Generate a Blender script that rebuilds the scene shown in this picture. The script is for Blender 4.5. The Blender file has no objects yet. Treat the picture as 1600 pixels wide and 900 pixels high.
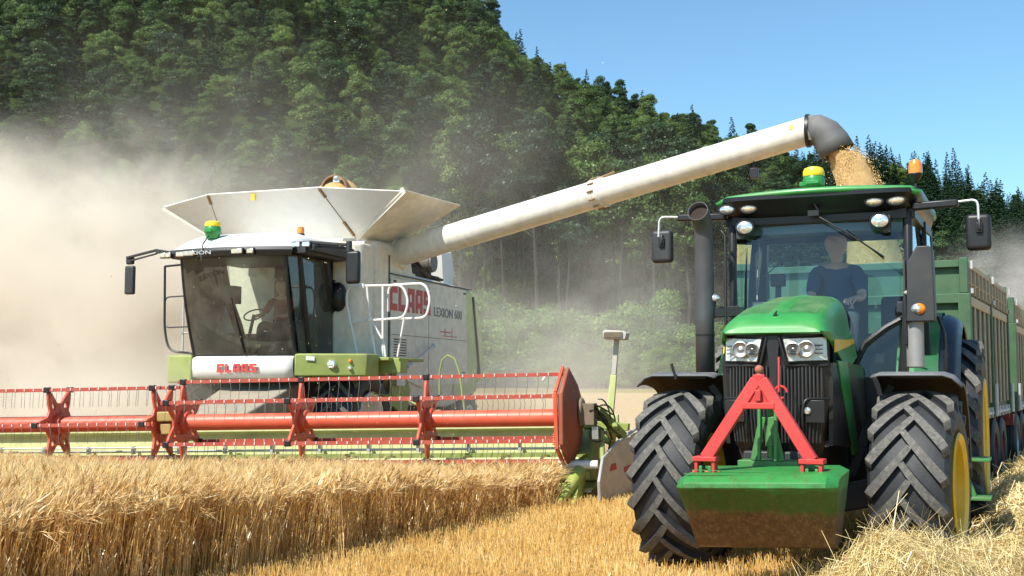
import bpy, math, random
import numpy as np
from mathutils import Vector, Matrix, Euler, noise as mnoise
rnd = random.Random(11)
nr = np.random.default_rng(5)
SC = bpy.context.scene
R = math.radians

# ------------------------------------------------------------------ camera
F_PX = 1890.0
cam = bpy.data.cameras.new("camera")
cam.sensor_width = 36.0
cam.lens = 36.0 * F_PX / 1600.0
cam.clip_start = 0.1
cam.clip_end = 4000
camo = bpy.data.objects.new("camera", cam)
SC.collection.objects.link(camo)
camo.location = (0, 0, 1.58)
camo.rotation_euler = (R(90) + math.atan(146 / F_PX), 0, 0)
SC.camera = camo

# ------------------------------------------------------------------ sky, sun, exposure
SUN_EL, SUN_AZ = R(50), R(-137)        # azimuth measured clockwise from +Y (the view direction); sun stands behind and left of the camera
sun_dir = Vector((math.sin(SUN_AZ) * math.cos(SUN_EL), math.cos(SUN_AZ) * math.cos(SUN_EL), math.sin(SUN_EL)))
w = bpy.data.worlds.new("World"); SC.world = w; w.use_nodes = True
wn = w.node_tree; wn.nodes.clear()
sky = wn.nodes.new('ShaderNodeTexSky'); sky.sky_type = 'NISHITA'; sky.sun_disc = False
sky.sun_elevation = SUN_EL; sky.sun_rotation = SUN_AZ
sky.air_density = 1.0; sky.dust_density = 0.6; sky.ozone_density = 1.6; sky.altitude = 300
bg = wn.nodes.new('ShaderNodeBackground'); bg.inputs[1].default_value = 0.12
wo = wn.nodes.new('ShaderNodeOutputWorld')
tint = wn.nodes.new('ShaderNodeMix'); tint.data_type = 'RGBA'; tint.blend_type = 'MULTIPLY'; tint.inputs[0].default_value = 1
tint.inputs[7].default_value = (0.80, 1.07, 1.11, 1)
wn.links.new(sky.outputs[0], tint.inputs[6]); wn.links.new(tint.outputs[2], bg.inputs[0]); wn.links.new(bg.outputs[0], wo.inputs[0])
sl = bpy.data.lights.new("sun", 'SUN'); sl.energy = 5.0; sl.angle = R(0.53); sl.color = (1.0, 0.95, 0.86)
so = bpy.data.objects.new("sun", sl); SC.collection.objects.link(so)
so.rotation_euler = sun_dir.to_track_quat('Z', 'Y').to_euler()
so.location = (-20, -20, 30)
vs = SC.view_settings
SC.display_settings.display_device = 'sRGB'
vs.view_transform = 'Standard'; vs.look = 'None'; vs.exposure = 0.5; vs.gamma = 1.0; vs.use_curve_mapping = False
SC.cycles.use_denoising = True
SC.cycles.max_bounces = 8; SC.cycles.diffuse_bounces = 3; SC.cycles.glossy_bounces = 3
SC.cycles.transmission_bounces = 4; SC.cycles.transparent_max_bounces = 16; SC.cycles.volume_bounces = 4
SC.cycles.sample_clamp_indirect = 6
SC.cycles.volume_step_rate = 1.0; SC.cycles.volume_max_steps = 96

# ------------------------------------------------------------------ materials
def nmat(name):
    m = bpy.data.materials.new(name); m.use_nodes = True
    nt = m.node_tree
    return m, nt, nt.nodes["Principled BSDF"]
def N(nt, t, **kw):
    n = nt.nodes.new(t)
    for k, v in kw.items(): setattr(n, k, v)
    return n
def mix_rgb(nt, fac, a, b, mode='MIX'):
    n = N(nt, 'ShaderNodeMix', data_type='RGBA', blend_type=mode)
    for sock, val in ((n.inputs[0], fac), (n.inputs[6], a), (n.inputs[7], b)):
        if hasattr(val, 'is_linked') or isinstance(val, bpy.types.NodeSocket): nt.links.new(val, sock)
        elif isinstance(val, (int, float)): sock.default_value = val
        else: sock.default_value = (*val, 1)
    return n.outputs[2]
def ramp(nt, src, stops):
    r = N(nt, 'ShaderNodeValToRGB')
    el = r.color_ramp.elements
    while len(el) < len(stops): el.new(0.5)
    for e, (p, c) in zip(el, stops):
        e.position = p; e.color = (*c, 1) if not isinstance(c, (int, float)) else (c, c, c, 1)
    nt.links.new(src, r.inputs[0]); return r.outputs[0]
def tex(nt, scale, detail=4, rough=0.55, coord='Object', sc3=None, dist=0.0):
    tc = N(nt, 'ShaderNodeTexCoord'); n = N(nt, 'ShaderNodeTexNoise')
    n.inputs['Scale'].default_value = scale; n.inputs['Detail'].default_value = detail
    n.inputs['Roughness'].default_value = rough; n.inputs['Distortion'].default_value = dist
    src = tc.outputs[coord]
    if sc3:
        mp = N(nt, 'ShaderNodeMapping'); mp.inputs['Scale'].default_value = sc3
        nt.links.new(src, mp.inputs[0]); src = mp.outputs[0]
    nt.links.new(src, n.inputs[0]); return n.outputs[0]
DUST = (0.42, 0.33, 0.22)
def paint(name, col, rough=0.4, metal=0.0, dust=0.25, var=0.12, coat=0.0, dustcol=DUST, dscale=2.5, bump=0.0, spec=0.5, updust=0.35):
    """painted or moulded surface: slight tone variation, settled dust in blotches and more of it on faces that look up"""
    m, nt, b = nmat(name)
    v = tex(nt, 6, 5)
    dark = tuple(c * (1 - var) for c in col); lite = tuple(min(1, c * (1 + var)) for c in col)
    c1 = ramp(nt, v, [(0.3, dark), (0.7, lite)])
    d = tex(nt, dscale, 7, 0.65, dist=0.4)
    df = ramp(nt, d, [(0.42, 0.0), (0.75, 1.0)])
    g = N(nt, 'ShaderNodeNewGeometry'); sp = N(nt, 'ShaderNodeSeparateXYZ'); nt.links.new(g.outputs['Normal'], sp.inputs[0])
    up = N(nt, 'ShaderNodeMath', operation='MULTIPLY_ADD', use_clamp=True); nt.links.new(sp.outputs[2], up.inputs[0]); up.inputs[1].default_value = updust; up.inputs[2].default_value = 0.35
    mm = N(nt, 'ShaderNodeMath', operation='MULTIPLY'); nt.links.new(df, mm.inputs[0]); nt.links.new(up.outputs[0], mm.inputs[1])
    m2 = N(nt, 'ShaderNodeMath', operation='MULTIPLY_ADD', use_clamp=True); nt.links.new(mm.outputs[0], m2.inputs[0]); m2.inputs[1].default_value = dust * 2.2; m2.inputs[2].default_value = dust * 0.25
    cc = mix_rgb(nt, m2.outputs[0], c1, dustcol)
    nt.links.new(cc, b.inputs['Base Color'])
    rr = N(nt, 'ShaderNodeMath', operation='MULTIPLY_ADD', use_clamp=True); nt.links.new(m2.outputs[0], rr.inputs[0]); rr.inputs[1].default_value = 0.6; rr.inputs[2].default_value = rough
    nt.links.new(rr.outputs[0], b.inputs['Roughness'])
    b.inputs['Metallic'].default_value = metal
    b.inputs['Coat Weight'].default_value = coat; b.inputs['Coat Roughness'].default_value = 0.12
    b.inputs['Specular IOR Level'].default_value = spec
    if bump:
        bp = N(nt, 'ShaderNodeBump'); bp.inputs['Strength'].default_value = bump; bp.inputs['Distance'].default_value = 0.01
        nt.links.new(tex(nt, 40, 4), bp.inputs['Height']); nt.links.new(bp.outputs[0], b.inputs['Normal'])
    return m
def glass(name, tint=(0.72, 0.82, 0.82), refl=1.0, grime=0.08):
    m = bpy.data.materials.new(name); m.use_nodes = True; nt = m.node_tree; nt.nodes.clear()
    out = N(nt, 'ShaderNodeOutputMaterial'); tr = N(nt, 'ShaderNodeBsdfTransparent'); tr.inputs[0].default_value = (*tint, 1)
    gl = N(nt, 'ShaderNodeBsdfGlossy'); gl.inputs['Roughness'].default_value = 0.03; gl.inputs[0].default_value = (0.9, 0.95, 1, 1)
    fr = N(nt, 'ShaderNodeFresnel'); fr.inputs[0].default_value = 1.5
    k = N(nt, 'ShaderNodeMath', operation='MULTIPLY', use_clamp=True); nt.links.new(fr.outputs[0], k.inputs[0]); k.inputs[1].default_value = refl
    mx = N(nt, 'ShaderNodeMixShader'); nt.links.new(k.outputs[0], mx.inputs[0]); nt.links.new(tr.outputs[0], mx.inputs[1]); nt.links.new(gl.outputs[0], mx.inputs[2])
    df = N(nt, 'ShaderNodeBsdfDiffuse'); df.inputs[0].default_value = (0.5, 0.45, 0.36, 1)
    f = ramp(nt, tex(nt, 2.2, 6, 0.65), [(0.35, grime * 0.4), (0.8, grime * 2.2)])
    m2 = N(nt, 'ShaderNodeMixShader'); nt.links.new(f, m2.inputs[0]); nt.links.new(mx.outputs[0], m2.inputs[1]); nt.links.new(df.outputs[0], m2.inputs[2])
    nt.links.new(m2.outputs[0], out.inputs[0]); return m
def clearlens(name, col=(0.85, 0.87, 0.9), rough=0.12, metal=0.75):
    m, nt, b = nmat(name)
    tc = N(nt, 'ShaderNodeTexCoord'); wv = N(nt, 'ShaderNodeTexVoronoi'); wv.inputs['Scale'].default_value = 28
    nt.links.new(tc.outputs['Object'], wv.inputs[0])
    c = ramp(nt, wv.outputs[0], [(0.0, tuple(x * 0.6 for x in col)), (0.5, col), (1, col)])
    nt.links.new(c, b.inputs['Base Color']); b.inputs['Metallic'].default_value = metal; b.inputs['Roughness'].default_value = rough
    b.inputs['Coat Weight'].default_value = 1.0; b.inputs['Coat Roughness'].default_value = 0.03
    bp = N(nt, 'ShaderNodeBump'); bp.inputs['Strength'].default_value = 0.25; bp.inputs['Distance'].default_value = 0.01
    nt.links.new(wv.outputs[0], bp.inputs['Height']); nt.links.new(bp.outputs[0], b.inputs['Normal'])
    return m
GREEN = paint('tractor_green', (0.016, 0.25, 0.042), 0.36, coat=0.22, dust=0.2, dustcol=(0.35, 0.36, 0.2))
GREEN_D = paint('tractor_green_dusty', (0.014, 0.19, 0.035), 0.45, dust=0.2)
YELLOW = paint('rim_yellow', (0.82, 0.50, 0.012), 0.4, dust=0.16)
BLACK = paint('black_plastic', (0.008, 0.008, 0.009), 0.42, dust=0.03, var=0.2, updust=0.5, dustcol=(0.3, 0.28, 0.25))
DGREY = paint('dark_grey_plastic', (0.022, 0.023, 0.025), 0.5, dust=0.07, dustcol=(0.34, 0.32, 0.28))
FENDER = paint('fender_plastic', (0.085, 0.09, 0.10), 0.55, dust=0.22, dustcol=(0.36, 0.36, 0.35), updust=0.6)
UNDER = paint('dusty_underside', (0.06, 0.045, 0.03), 0.85, dust=0.5, dustcol=(0.16, 0.11, 0.06))
STEEL = paint('bare_steel', (0.42, 0.42, 0.42), 0.35, metal=0.8, dust=0.2)
GALV = paint('galvanised', (0.55, 0.56, 0.56), 0.5, metal=0.5, dust=0.2)
RED = paint('hitch_red', (0.52, 0.030, 0.028), 0.48, dust=0.14, dustcol=(0.45, 0.2, 0.13), var=0.15)
REELRED = paint('reel_red', (0.60, 0.085, 0.04), 0.35, dust=0.2, dustcol=(0.5, 0.28, 0.18))
REELDK = paint('reel_bar_red', (0.40, 0.05, 0.028), 0.45, dust=0.22, dustcol=(0.48, 0.26, 0.17))
WHITE = paint('off_white_paint', (0.74, 0.73, 0.69), 0.4, dust=0.07, var=.04)
WHITED = paint('dusty_white_paint', (0.76, 0.70, 0.58), 0.65, dust=0.26, dustcol=(0.5, 0.42, 0.28), spec=0.3)
AUGER = paint('auger_cream', (0.76, 0.73, 0.65), 0.33, dust=0.14, coat=0.25)
SEED = paint('seed_green_paint', (0.24, 0.31, 0.06), 0.5, dust=0.3)
SEEDP = paint('pale_green_sheet', (0.66, 0.70, 0.34), 0.5, dust=0.3)
RUBB = paint('spout_rubber', (0.10, 0.10, 0.10), 0.6, dust=0.25, dustcol=(0.32, 0.3, 0.28))
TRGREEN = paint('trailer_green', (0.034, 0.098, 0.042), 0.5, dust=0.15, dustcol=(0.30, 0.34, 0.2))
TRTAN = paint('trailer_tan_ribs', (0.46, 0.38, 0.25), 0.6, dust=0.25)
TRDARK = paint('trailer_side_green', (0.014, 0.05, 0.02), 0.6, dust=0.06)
TRRED = paint('trailer_chassis_red', (0.28, 0.02, 0.02), 0.5, dust=0.2)
GLASS = glass('cab_glass', (0.70, 0.86, 0.88), 1.3, 0.01)
GLASS2 = glass('harvester_glass', (0.56, 0.66, 0.60), 1.0, 0.10)
MIRR = paint('mirror_glass', (0.7, 0.7, 0.72), 0.05, metal=1, dust=0.05)
LENS = clearlens('clear_lamp')
HEADL = clearlens('headlight_lens', (0.62, 0.61, 0.57), 0.2, 0.2)
LENSO = clearlens('amber_lamp', (0.95, 0.28, 0.02), 0.2, 0.1)
LENSG = clearlens('warm_lamp', (0.75, 0.62, 0.45), 0.2, 0.5)
TOPY = paint('dome_yellow', (0.85, 0.62, 0.02), 0.35, dust=0.1)
TOPG = paint('dome_green', (0.015, 0.24, 0.05), 0.35, dust=0.1)
TEXTR = paint('lettering_red', (0.5, 0.035, 0.03), 0.5, dust=0.2)
TEXTG = paint('lettering_grey', (0.2, 0.2, 0.2), 0.5, dust=0.2)
SEATM = paint('seat_cloth', (0.03, 0.032, 0.036), 0.9, dust=0.05)
SKIN = paint('skin', (0.80, 0.44, 0.34), 0.5, dust=0.0, updust=0)
SHIRT = paint('navy_shirt', (0.05, 0.08, 0.16), 0.9, dust=0.0, updust=0)
SHIRTR = paint('red_shirt', (0.30, 0.04, 0.04), 0.9, dust=0.0, updust=0)
TROUS = paint('grey_trousers', (0.06, 0.06, 0.07), 0.9, dust=0.0, updust=0)
HAIR = paint('brown_hair', (0.06, 0.035, 0.02), 0.7, dust=0.0, updust=0)
def rubber_mat():
    m, nt, b = nmat('tyre_rubber')
    n1 = tex(nt, 9, 6, 0.65)
    base = ramp(nt, n1, [(0.25, (0.012, 0.013, 0.015)), (0.6, (0.026, 0.028, 0.032)), (0.85, (0.06, 0.058, 0.052))])
    nt.links.new(base, b.inputs['Base Color']); b.inputs['Roughness'].default_value = 0.62
    bp = N(nt, 'ShaderNodeBump'); bp.inputs['Strength'].default_value = 0.3; bp.inputs['Distance'].default_value = 0.006
    nt.links.new(tex(nt, 60, 3), bp.inputs['Height']); nt.links.new(bp.outputs[0], b.inputs['Normal'])
    return m
RUBBER = rubber_mat()
def lug_mat():
    m, nt, b = nmat('tyre_lug_worn')
    n1 = tex(nt, 25, 6, 0.7)
    base = ramp(nt, n1, [(0.25, (0.05, 0.048, 0.044)), (0.55, (0.13, 0.125, 0.112)), (0.85, (0.27, 0.25, 0.21))])
    nt.links.new(base, b.inputs['Base Color']); b.inputs['Roughness'].default_value = 0.85
    bp = N(nt, 'ShaderNodeBump'); bp.inputs['Strength'].default_value = 0.5; bp.inputs['Distance'].default_value = 0.006
    nt.links.new(tex(nt, 90, 3), bp.inputs['Height']); nt.links.new(bp.outputs[0], b.inputs['Normal'])
    return m
LUG = lug_mat()
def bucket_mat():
    """green steel box whose lower face is scuffed to rust-brown soil, with an uneven edge; the undercut green has its shade painted in"""
    m, nt, b = nmat('scuffed_shaded_green_steel')
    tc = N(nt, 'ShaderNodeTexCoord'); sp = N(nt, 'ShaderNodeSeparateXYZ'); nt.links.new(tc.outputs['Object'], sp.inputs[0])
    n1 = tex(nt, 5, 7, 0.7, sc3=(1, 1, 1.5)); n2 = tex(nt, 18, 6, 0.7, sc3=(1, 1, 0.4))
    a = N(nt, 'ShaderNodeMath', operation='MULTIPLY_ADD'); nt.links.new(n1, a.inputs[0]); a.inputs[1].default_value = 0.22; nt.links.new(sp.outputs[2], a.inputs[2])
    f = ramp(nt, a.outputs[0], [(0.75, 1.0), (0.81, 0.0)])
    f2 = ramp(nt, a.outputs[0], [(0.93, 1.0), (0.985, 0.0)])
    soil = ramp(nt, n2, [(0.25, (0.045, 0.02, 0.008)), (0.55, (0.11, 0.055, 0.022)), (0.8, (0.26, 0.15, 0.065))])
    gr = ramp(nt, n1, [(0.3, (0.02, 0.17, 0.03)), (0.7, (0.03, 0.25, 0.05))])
    gr = mix_rgb(nt, f2, gr, ramp(nt, n2, [(0.3, (0.025, 0.075, 0.008)), (0.7, (0.035, 0.11, 0.012))]))  # green below the lip goes dark olive: shade of the undercut put into the colour
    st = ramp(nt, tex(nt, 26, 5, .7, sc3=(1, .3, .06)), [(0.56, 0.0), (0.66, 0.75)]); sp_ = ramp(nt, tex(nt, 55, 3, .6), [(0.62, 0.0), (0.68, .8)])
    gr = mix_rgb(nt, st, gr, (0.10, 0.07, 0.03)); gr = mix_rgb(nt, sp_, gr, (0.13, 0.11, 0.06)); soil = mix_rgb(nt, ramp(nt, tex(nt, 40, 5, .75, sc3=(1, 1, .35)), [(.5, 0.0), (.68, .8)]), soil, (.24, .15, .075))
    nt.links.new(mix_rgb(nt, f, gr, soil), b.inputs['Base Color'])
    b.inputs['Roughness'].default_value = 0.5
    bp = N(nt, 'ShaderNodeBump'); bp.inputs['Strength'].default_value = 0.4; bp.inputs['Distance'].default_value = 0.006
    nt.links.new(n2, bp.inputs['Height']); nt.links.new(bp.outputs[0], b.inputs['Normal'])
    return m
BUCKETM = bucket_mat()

# ------------------------------------------------------------------ mesh builder
class MB:
    def __init__(s): s.v = []; s.f = []; s.m = []
    def add(s, vs, fs, mi=0):
        o = len(s.v); s.v += [tuple(v) for v in vs]
        s.f += [tuple(i + o for i in f) for f in fs]; s.m += [mi] * len(fs); return s
    def box(s, x0, x1, y0, y1, z0, z1, mi=0):
        vs = [(x, y, z) for x in (x0, x1) for y in (y0, y1) for z in (z0, z1)]
        return s.add(vs, [(0, 1, 3, 2), (4, 6, 7, 5), (0, 4, 5, 1), (2, 3, 7, 6), (0, 2, 6, 4), (1, 5, 7, 3)], mi)
    def hexa(s, p, mi=0):   # 8 points: bottom 4 then top 4, counter-clockwise
        return s.add(p, [(3, 2, 1, 0), (4, 5, 6, 7), (0, 1, 5, 4), (1, 2, 6, 5), (2, 3, 7, 6), (3, 0, 4, 7)], mi)
    def beam(s, a, b, w, h, mi=0, up=(0, 0, 1), w2=None, h2=None):
        a, b = Vector(a), Vector(b); d = (b - a).normalized(); u = Vector(up)
        if abs(d.dot(u)) > 0.98: u = Vector((0, 1, 0))
        x = d.cross(u).normalized(); z = x.cross(d).normalized()
        w2 = w2 or w; h2 = h2 or h; p = []
        for q, ww, hh in ((a, w, h), (b, w2, h2)):
            p += [q - x * ww / 2 - z * hh / 2, q + x * ww / 2 - z * hh / 2, q + x * ww / 2 + z * hh / 2, q - x * ww / 2 + z * hh / 2]
        return s.hexa(p, mi)
    def tube(s, pts, r, seg=10, mi=0, cap=True, radii=None, closed=False):
        pts = [Vector(p) for p in pts]; n = len(pts); vs = []; fs = []
        t0 = (pts[1] - pts[0]).normalized(); up = Vector((0, 0, 1)) if abs(t0.z) < 0.9 else Vector((0, 1, 0))
        x = t0.cross(up).normalized()
        for i, p in enumerate(pts):
            if closed: t = (pts[(i + 1) % n] - pts[i - 1]).normalized()
            else: t = (pts[min(i + 1, n - 1)] - pts[max(i - 1, 0)]).normalized()
            x = (x - t * x.dot(t)).normalized(); y = t.cross(x)
            rr = radii[i] if radii else r
            for k in range(seg):
                a = 2 * math.pi * k / seg; vs.append(p + (x * math.cos(a) + y * math.sin(a)) * rr)
        for i in range(n if closed else n - 1):
            for k in range(seg):
                j = (i + 1) % n
                fs.append((i * seg + k, i * seg + (k + 1) % seg, j * seg + (k + 1) % seg, j * seg + k))
        if cap and not closed:
            fs.append(tuple(range(seg))[::-1]); fs.append(tuple((n - 1) * seg + k for k in range(seg)))
        return s.add(vs, fs, mi)
    def cyl(s, a, b, r, seg=20, mi=0, r2=None): return s.tube([a, b], r, seg, mi, radii=[r, r2 if r2 is not None else r])
    def lathe(s, prof, axis='z', c=(0, 0, 0), seg=32, mi=0, closed=False, a0=0, a1=2 * math.pi):
        full = abs(a1 - a0 - 2 * math.pi) < 1e-6; m = seg if full else seg + 1; vs = []; fs = []
        for i in range(m):
            a = a0 + (a1 - a0) * i / seg; ca, sa = math.cos(a), math.sin(a)
            for (r, h) in prof:
                if axis == 'z': vs.append((c[0] + r * ca, c[1] + r * sa, c[2] + h))
                elif axis == 'x': vs.append((c[0] + h, c[1] + r * ca, c[2] + r * sa))
                else: vs.append((c[0] + r * ca, c[1] + h, c[2] + r * sa))
        n = len(prof)
        for i in range(seg):
            j = (i + 1) % m
            for k in range(n if closed else n - 1):
                l = (k + 1) % n; fs.append((i * n + k, j * n + k, j * n + l, i * n + l))
        return s.add(vs, fs, mi)
    def prism(s, poly, axis, a, b, mi=0):   # poly in the two other axes
        n = len(poly); vs = []
        for h in (a, b):
            for (p, q) in poly:
                vs.append({'x': (h, p, q), 'y': (p, h, q), 'z': (p, q, h)}[axis])
        fs = [tuple(range(n))[::-1], tuple(range(n, 2 * n))] + [(i, (i + 1) % n, n + (i + 1) % n, n + i) for i in range(n)]
        return s.add(vs, fs, mi)
    def grid(s, rows, mi=0, cu=False):      # rows of points
        n = len(rows[0]); vs = [p for r in rows for p in r]; fs = []
        for i in range(len(rows) - 1):
            for k in range(n if cu else n - 1):
                l = (k + 1) % n; fs.append((i * n + k, i * n + l, (i + 1) * n + l, (i + 1) * n + k))
        return s.add(vs, fs, mi)
    def sheet(s, poly, t, mi=0):            # flat polygon given thickness along its normal
        p = [Vector(q) for q in poly]; n = Vector((0, 0, 0))
        for i in range(len(p)): n += (p[i] - p[0]).cross(p[(i + 1) % len(p)] - p[0])
        n.normalize(); k = len(p)
        vs = [q - n * t / 2 for q in p] + [q + n * t / 2 for q in p]
        return s.add(vs, [tuple(range(k))[::-1], tuple(range(k, 2 * k))] + [(i, (i + 1) % k, k + (i + 1) % k, k + i) for i in range(k)], mi)
    def ellip(s, c, r, seg=16, rings=10, mi=0, rot=None):
        vs = [];
        for i in range(1, rings):
            a = math.pi * i / rings
            for k in range(seg):
                b = 2 * math.pi * k / seg
                vs.append(Vector((r[0] * math.sin(a) * math.cos(b), r[1] * math.sin(a) * math.sin(b), r[2] * math.cos(a))))
        vs += [Vector((0, 0, r[2])), Vector((0, 0, -r[2]))]
        if rot: vs = [rot @ v for v in vs]
        vs = [v + Vector(c) for v in vs]; fs = []
        for i in range(rings - 2):
            for k in range(seg): fs.append((i * seg + k, (i + 1) * seg + k, (i + 1) * seg + (k + 1) % seg, i * seg + (k + 1) % seg))
        t, b2 = len(vs) - 2, len(vs) - 1
        for k in range(seg):
            fs.append((t, k, (k + 1) % seg)); fs.append((b2, (rings - 2) * seg + (k + 1) % seg, (rings - 2) * seg + k))
        return s.add(vs, fs, mi)
    def build(s, name, mats, parent=None, bevel=0.0, angle=35, label=None, flat=False, fix=True, bseg=2):
        me = bpy.data.meshes.new(name); me.from_pydata(s.v, [], s.f)
        for m in (mats if isinstance(mats, (list, tuple)) else [mats]): me.materials.append(m)
        me.polygons.foreach_set('material_index', s.m)
        if fix:
            import bmesh
            bm = bmesh.new(); bm.from_mesh(me); bmesh.ops.recalc_face_normals(bm, faces=bm.faces); bm.to_mesh(me); bm.free()
        if not flat:
            me.shade_smooth(); me.set_sharp_from_angle(angle=R(angle))
        o = bpy.data.objects.new(name, me); SC.collection.objects.link(o)
        if parent is not None: o.parent = parent
        if bevel:
            b = o.modifiers.new('bevel', 'BEVEL'); b.width = bevel; b.segments = bseg; b.limit_method = 'ANGLE'; b.angle_limit = R(40)
        if label: o['label'] = label
        return o
def thing(name, label, cat, loc=(0, 0, 0), rotz=0, group=None):
    o = bpy.data.objects.new(name, None); SC.collection.objects.link(o); o.location = loc; o.rotation_euler = (0, 0, rotz)
    o.empty_display_size = 0.3
    o['label'] = label; o['category'] = cat
    if group: o['group'] = group
    return o
def part(name, parent, loc=(0, 0, 0), rot=(0, 0, 0)):
    o = bpy.data.objects.new(name, None); SC.collection.objects.link(o); o.parent = parent; o.location = loc; o.rotation_euler = rot; return o
def tag(o, label=None, cat=None, group=None, kind=None):
    for k, v in (('label', label), ('category', cat), ('group', group), ('kind', kind)):
        if v: o[k] = v
    return o
def arc(c, r, a0, a1, n, plane='xz', h=0):
    out = []
    for i in range(n + 1):
        a = R(a0 + (a1 - a0) * i / n); p, q = c[0] + r * math.cos(a), c[1] + r * math.sin(a)
        out.append({'xz': (p, h, q), 'yz': (h, p, q), 'xy': (p, q, h)}[plane])
    return out
def fillet(pts, r, n=4):
    """round the corners of a polyline"""
    pts = [Vector(p) for p in pts]; out = [pts[0]]
    for i in range(1, len(pts) - 1):
        a, b, c = pts[i - 1], pts[i], pts[i + 1]
        d1 = (a - b); d2 = (c - b); k = min(r, d1.length * 0.45, d2.length * 0.45)
        p, q = b + d1.normalized() * k, b + d2.normalized() * k
        for j in range(n + 1):
            t = j / n; out.append(p * (1 - t) ** 2 + b * 2 * t * (1 - t) + q * t * t)
    out.append(pts[-1]); return out
def text_mesh(txt, name, mat, parent, loc, rot, width, height, extr=0.004, bold=0.02, shear=0.0, label=None):
    cu = bpy.data.curves.new(name, 'FONT'); cu.body = txt; cu.extrude = 0.01; cu.offset = bold; cu.shear = shear; cu.resolution_u = 4
    tmp = bpy.data.objects.new('tmp', cu); SC.collection.objects.link(tmp)
    bpy.context.view_layer.update()
    me = bpy.data.meshes.new_from_object(tmp.evaluated_get(bpy.context.evaluated_depsgraph_get()))
    bpy.data.objects.remove(tmp); bpy.data.curves.remove(cu)
    xs = [v.co.x for v in me.vertices]; ys = [v.co.y for v in me.vertices]
    x0, x1, y0, y1 = min(xs), max(xs), min(ys), max(ys)
    for v in me.vertices:
        v.co = ((v.co.x - x0) / (x1 - x0) * width - width / 2, (v.co.y - y0) / (y1 - y0) * height - height / 2, v.co.z / 0.01 * extr)
    me.materials.clear(); me.materials.append(mat); me.name = name
    o = bpy.data.objects.new(name, me); SC.collection.objects.link(o); o.parent = parent; o.location = loc; o.rotation_euler = rot
    if label: o['label'] = label
    return o
# ------------------------------------------------------------------ terrain
def sm(t): t = max(0.0, min(1.0, t)); return t * t * (3 - 2 * t)
SKYL = [(-900, -420), (-400, -250), (0, -130), (400, -70), (640, -25), (735, 5), (780, 40), (806, 78), (850, 108), (940, 142), (1030, 178), (1110, 200), (1200, 222),
        (1350, 240), (1450, 258), (1540, 284), (1600, 296), (1750, 330), (2200, 380), (3200, 430)]
def skyline(u):
    for (a, b), (c, d) in zip(SKYL, SKYL[1:]):
        if u <= c: return b + (d - b) * (u - a) / (c - a)
    return SKYL[-1][1]
BASE_Y = 116.0
def ridge_d(u): return 235 + 75 * sm((u - 700) / 900)
def ridge_th(u): return 6.5 + 4.5 * sm((u - 900) / 450)
def field_z(x, y): return 0.95 * sm((y - 24) / 86)
def hill_z(x, y):
    if y < 60: return field_z(x, y)
    u = 800 + 1890 * x / y; d = ridge_d(u)
    zr = 1.58 + d * (596 - skyline(max(-850, min(3100, u)))) / 1890 - ridge_th(u)
    s = (y - BASE_Y) / (d - BASE_Y)
    if s <= 0: return field_z(x, y)
    z0 = field_z(x, y)
    if s <= 1: z = z0 + (zr - z0) * (0.25 * s + 0.75 * math.sin(s * math.pi / 2) ** 1.15)
    else: z = zr - (y - d) * 0.25
    z += (2.0 * mnoise.noise(Vector((x / 19, y / 19, 0))) + 6.0 * mnoise.noise(Vector((x / 48, y / 60, 7)))) * sm(s * 4) * (1 - sm((s - .8) * 5) * .8)
    return z
def ground_mat():
    m, nt, b = nmat('stubble_soil')
    a = tex(nt, 3.0, 8, 0.7); c = tex(nt, 0.09, 4, 0.6)
    c1 = ramp(nt, a, [(0.25, (0.14, 0.075, 0.03)), (0.5, (0.36, 0.22, 0.09)), (0.75, (0.55, 0.38, 0.18))])
    c2 = ramp(nt, a, [(0.25, (0.36, 0.24, 0.11)), (0.75, (0.62, 0.45, 0.24))])
    tc = N(nt, 'ShaderNodeTexCoord'); sp = N(nt, 'ShaderNodeSeparateXYZ'); nt.links.new(tc.outputs['Object'], sp.inputs[0])
    # beyond the nearest stubble the straw hides the soil
    fy = N(nt, 'ShaderNodeMapRange'); nt.links.new(sp.outputs[1], fy.inputs[0]); fy.inputs[1].default_value = 18; fy.inputs[2].default_value = 34
    col = mix_rgb(nt, fy.outputs[0], c1, c2)
    # a strip of rougher greenish crop at the far edge
    gy = N(nt, 'ShaderNodeMapRange'); nt.links.new(sp.outputs[1], gy.inputs[0]); gy.inputs[1].default_value = 84; gy.inputs[2].default_value = 88
    col = mix_rgb(nt, gy.outputs[0], col, ramp(nt, a, [(0.3, (0.22, 0.19, 0.07)), (0.7, (0.34, 0.28, 0.12))]))
    nt.links.new(col, b.inputs['Base Color']); b.inputs['Roughness'].default_value = 0.95; b.inputs['Specular IOR Level'].default_value = 0.1
    bp = N(nt, 'ShaderNodeBump'); bp.inputs['Strength'].default_value = 0.6; bp.inputs['Distance'].default_value = 0.05
    nt.links.new(a, bp.inputs['Height']); nt.links.new(bp.outputs[0], b.inputs['Normal'])
    return m
def floor_mat():
    m, nt, b = nmat('forest_floor')
    a = tex(nt, 0.5, 8, 0.7)
    nt.links.new(ramp(nt, a, [(0.3, (0.018, 0.026, 0.009)), (0.6, (0.035, 0.055, 0.018)), (0.8, (0.06, 0.085, 0.028))]), b.inputs['Base Color'])
    b.inputs['Roughness'].default_value = 1; b.inputs['Specular IOR Level'].default_value = 0
    return m
GROUNDM, FLOORM = ground_mat(), floor_mat()
def land(name, xs, ys, fz, mat, dz=0.0):
    mb = MB(); mb.grid([[(x, y, fz(x, y) + dz) for x in xs] for y in ys]); o = mb.build(name, mat, angle=180, fix=False); o['kind'] = 'structure'; return o
land('field_ground', list(np.linspace(-900, 900, 121)), [-300, -60, -10, 0, 6, 12, 18, 24] + list(np.linspace(28, 140, 29)), field_z, GROUNDM)
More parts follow.
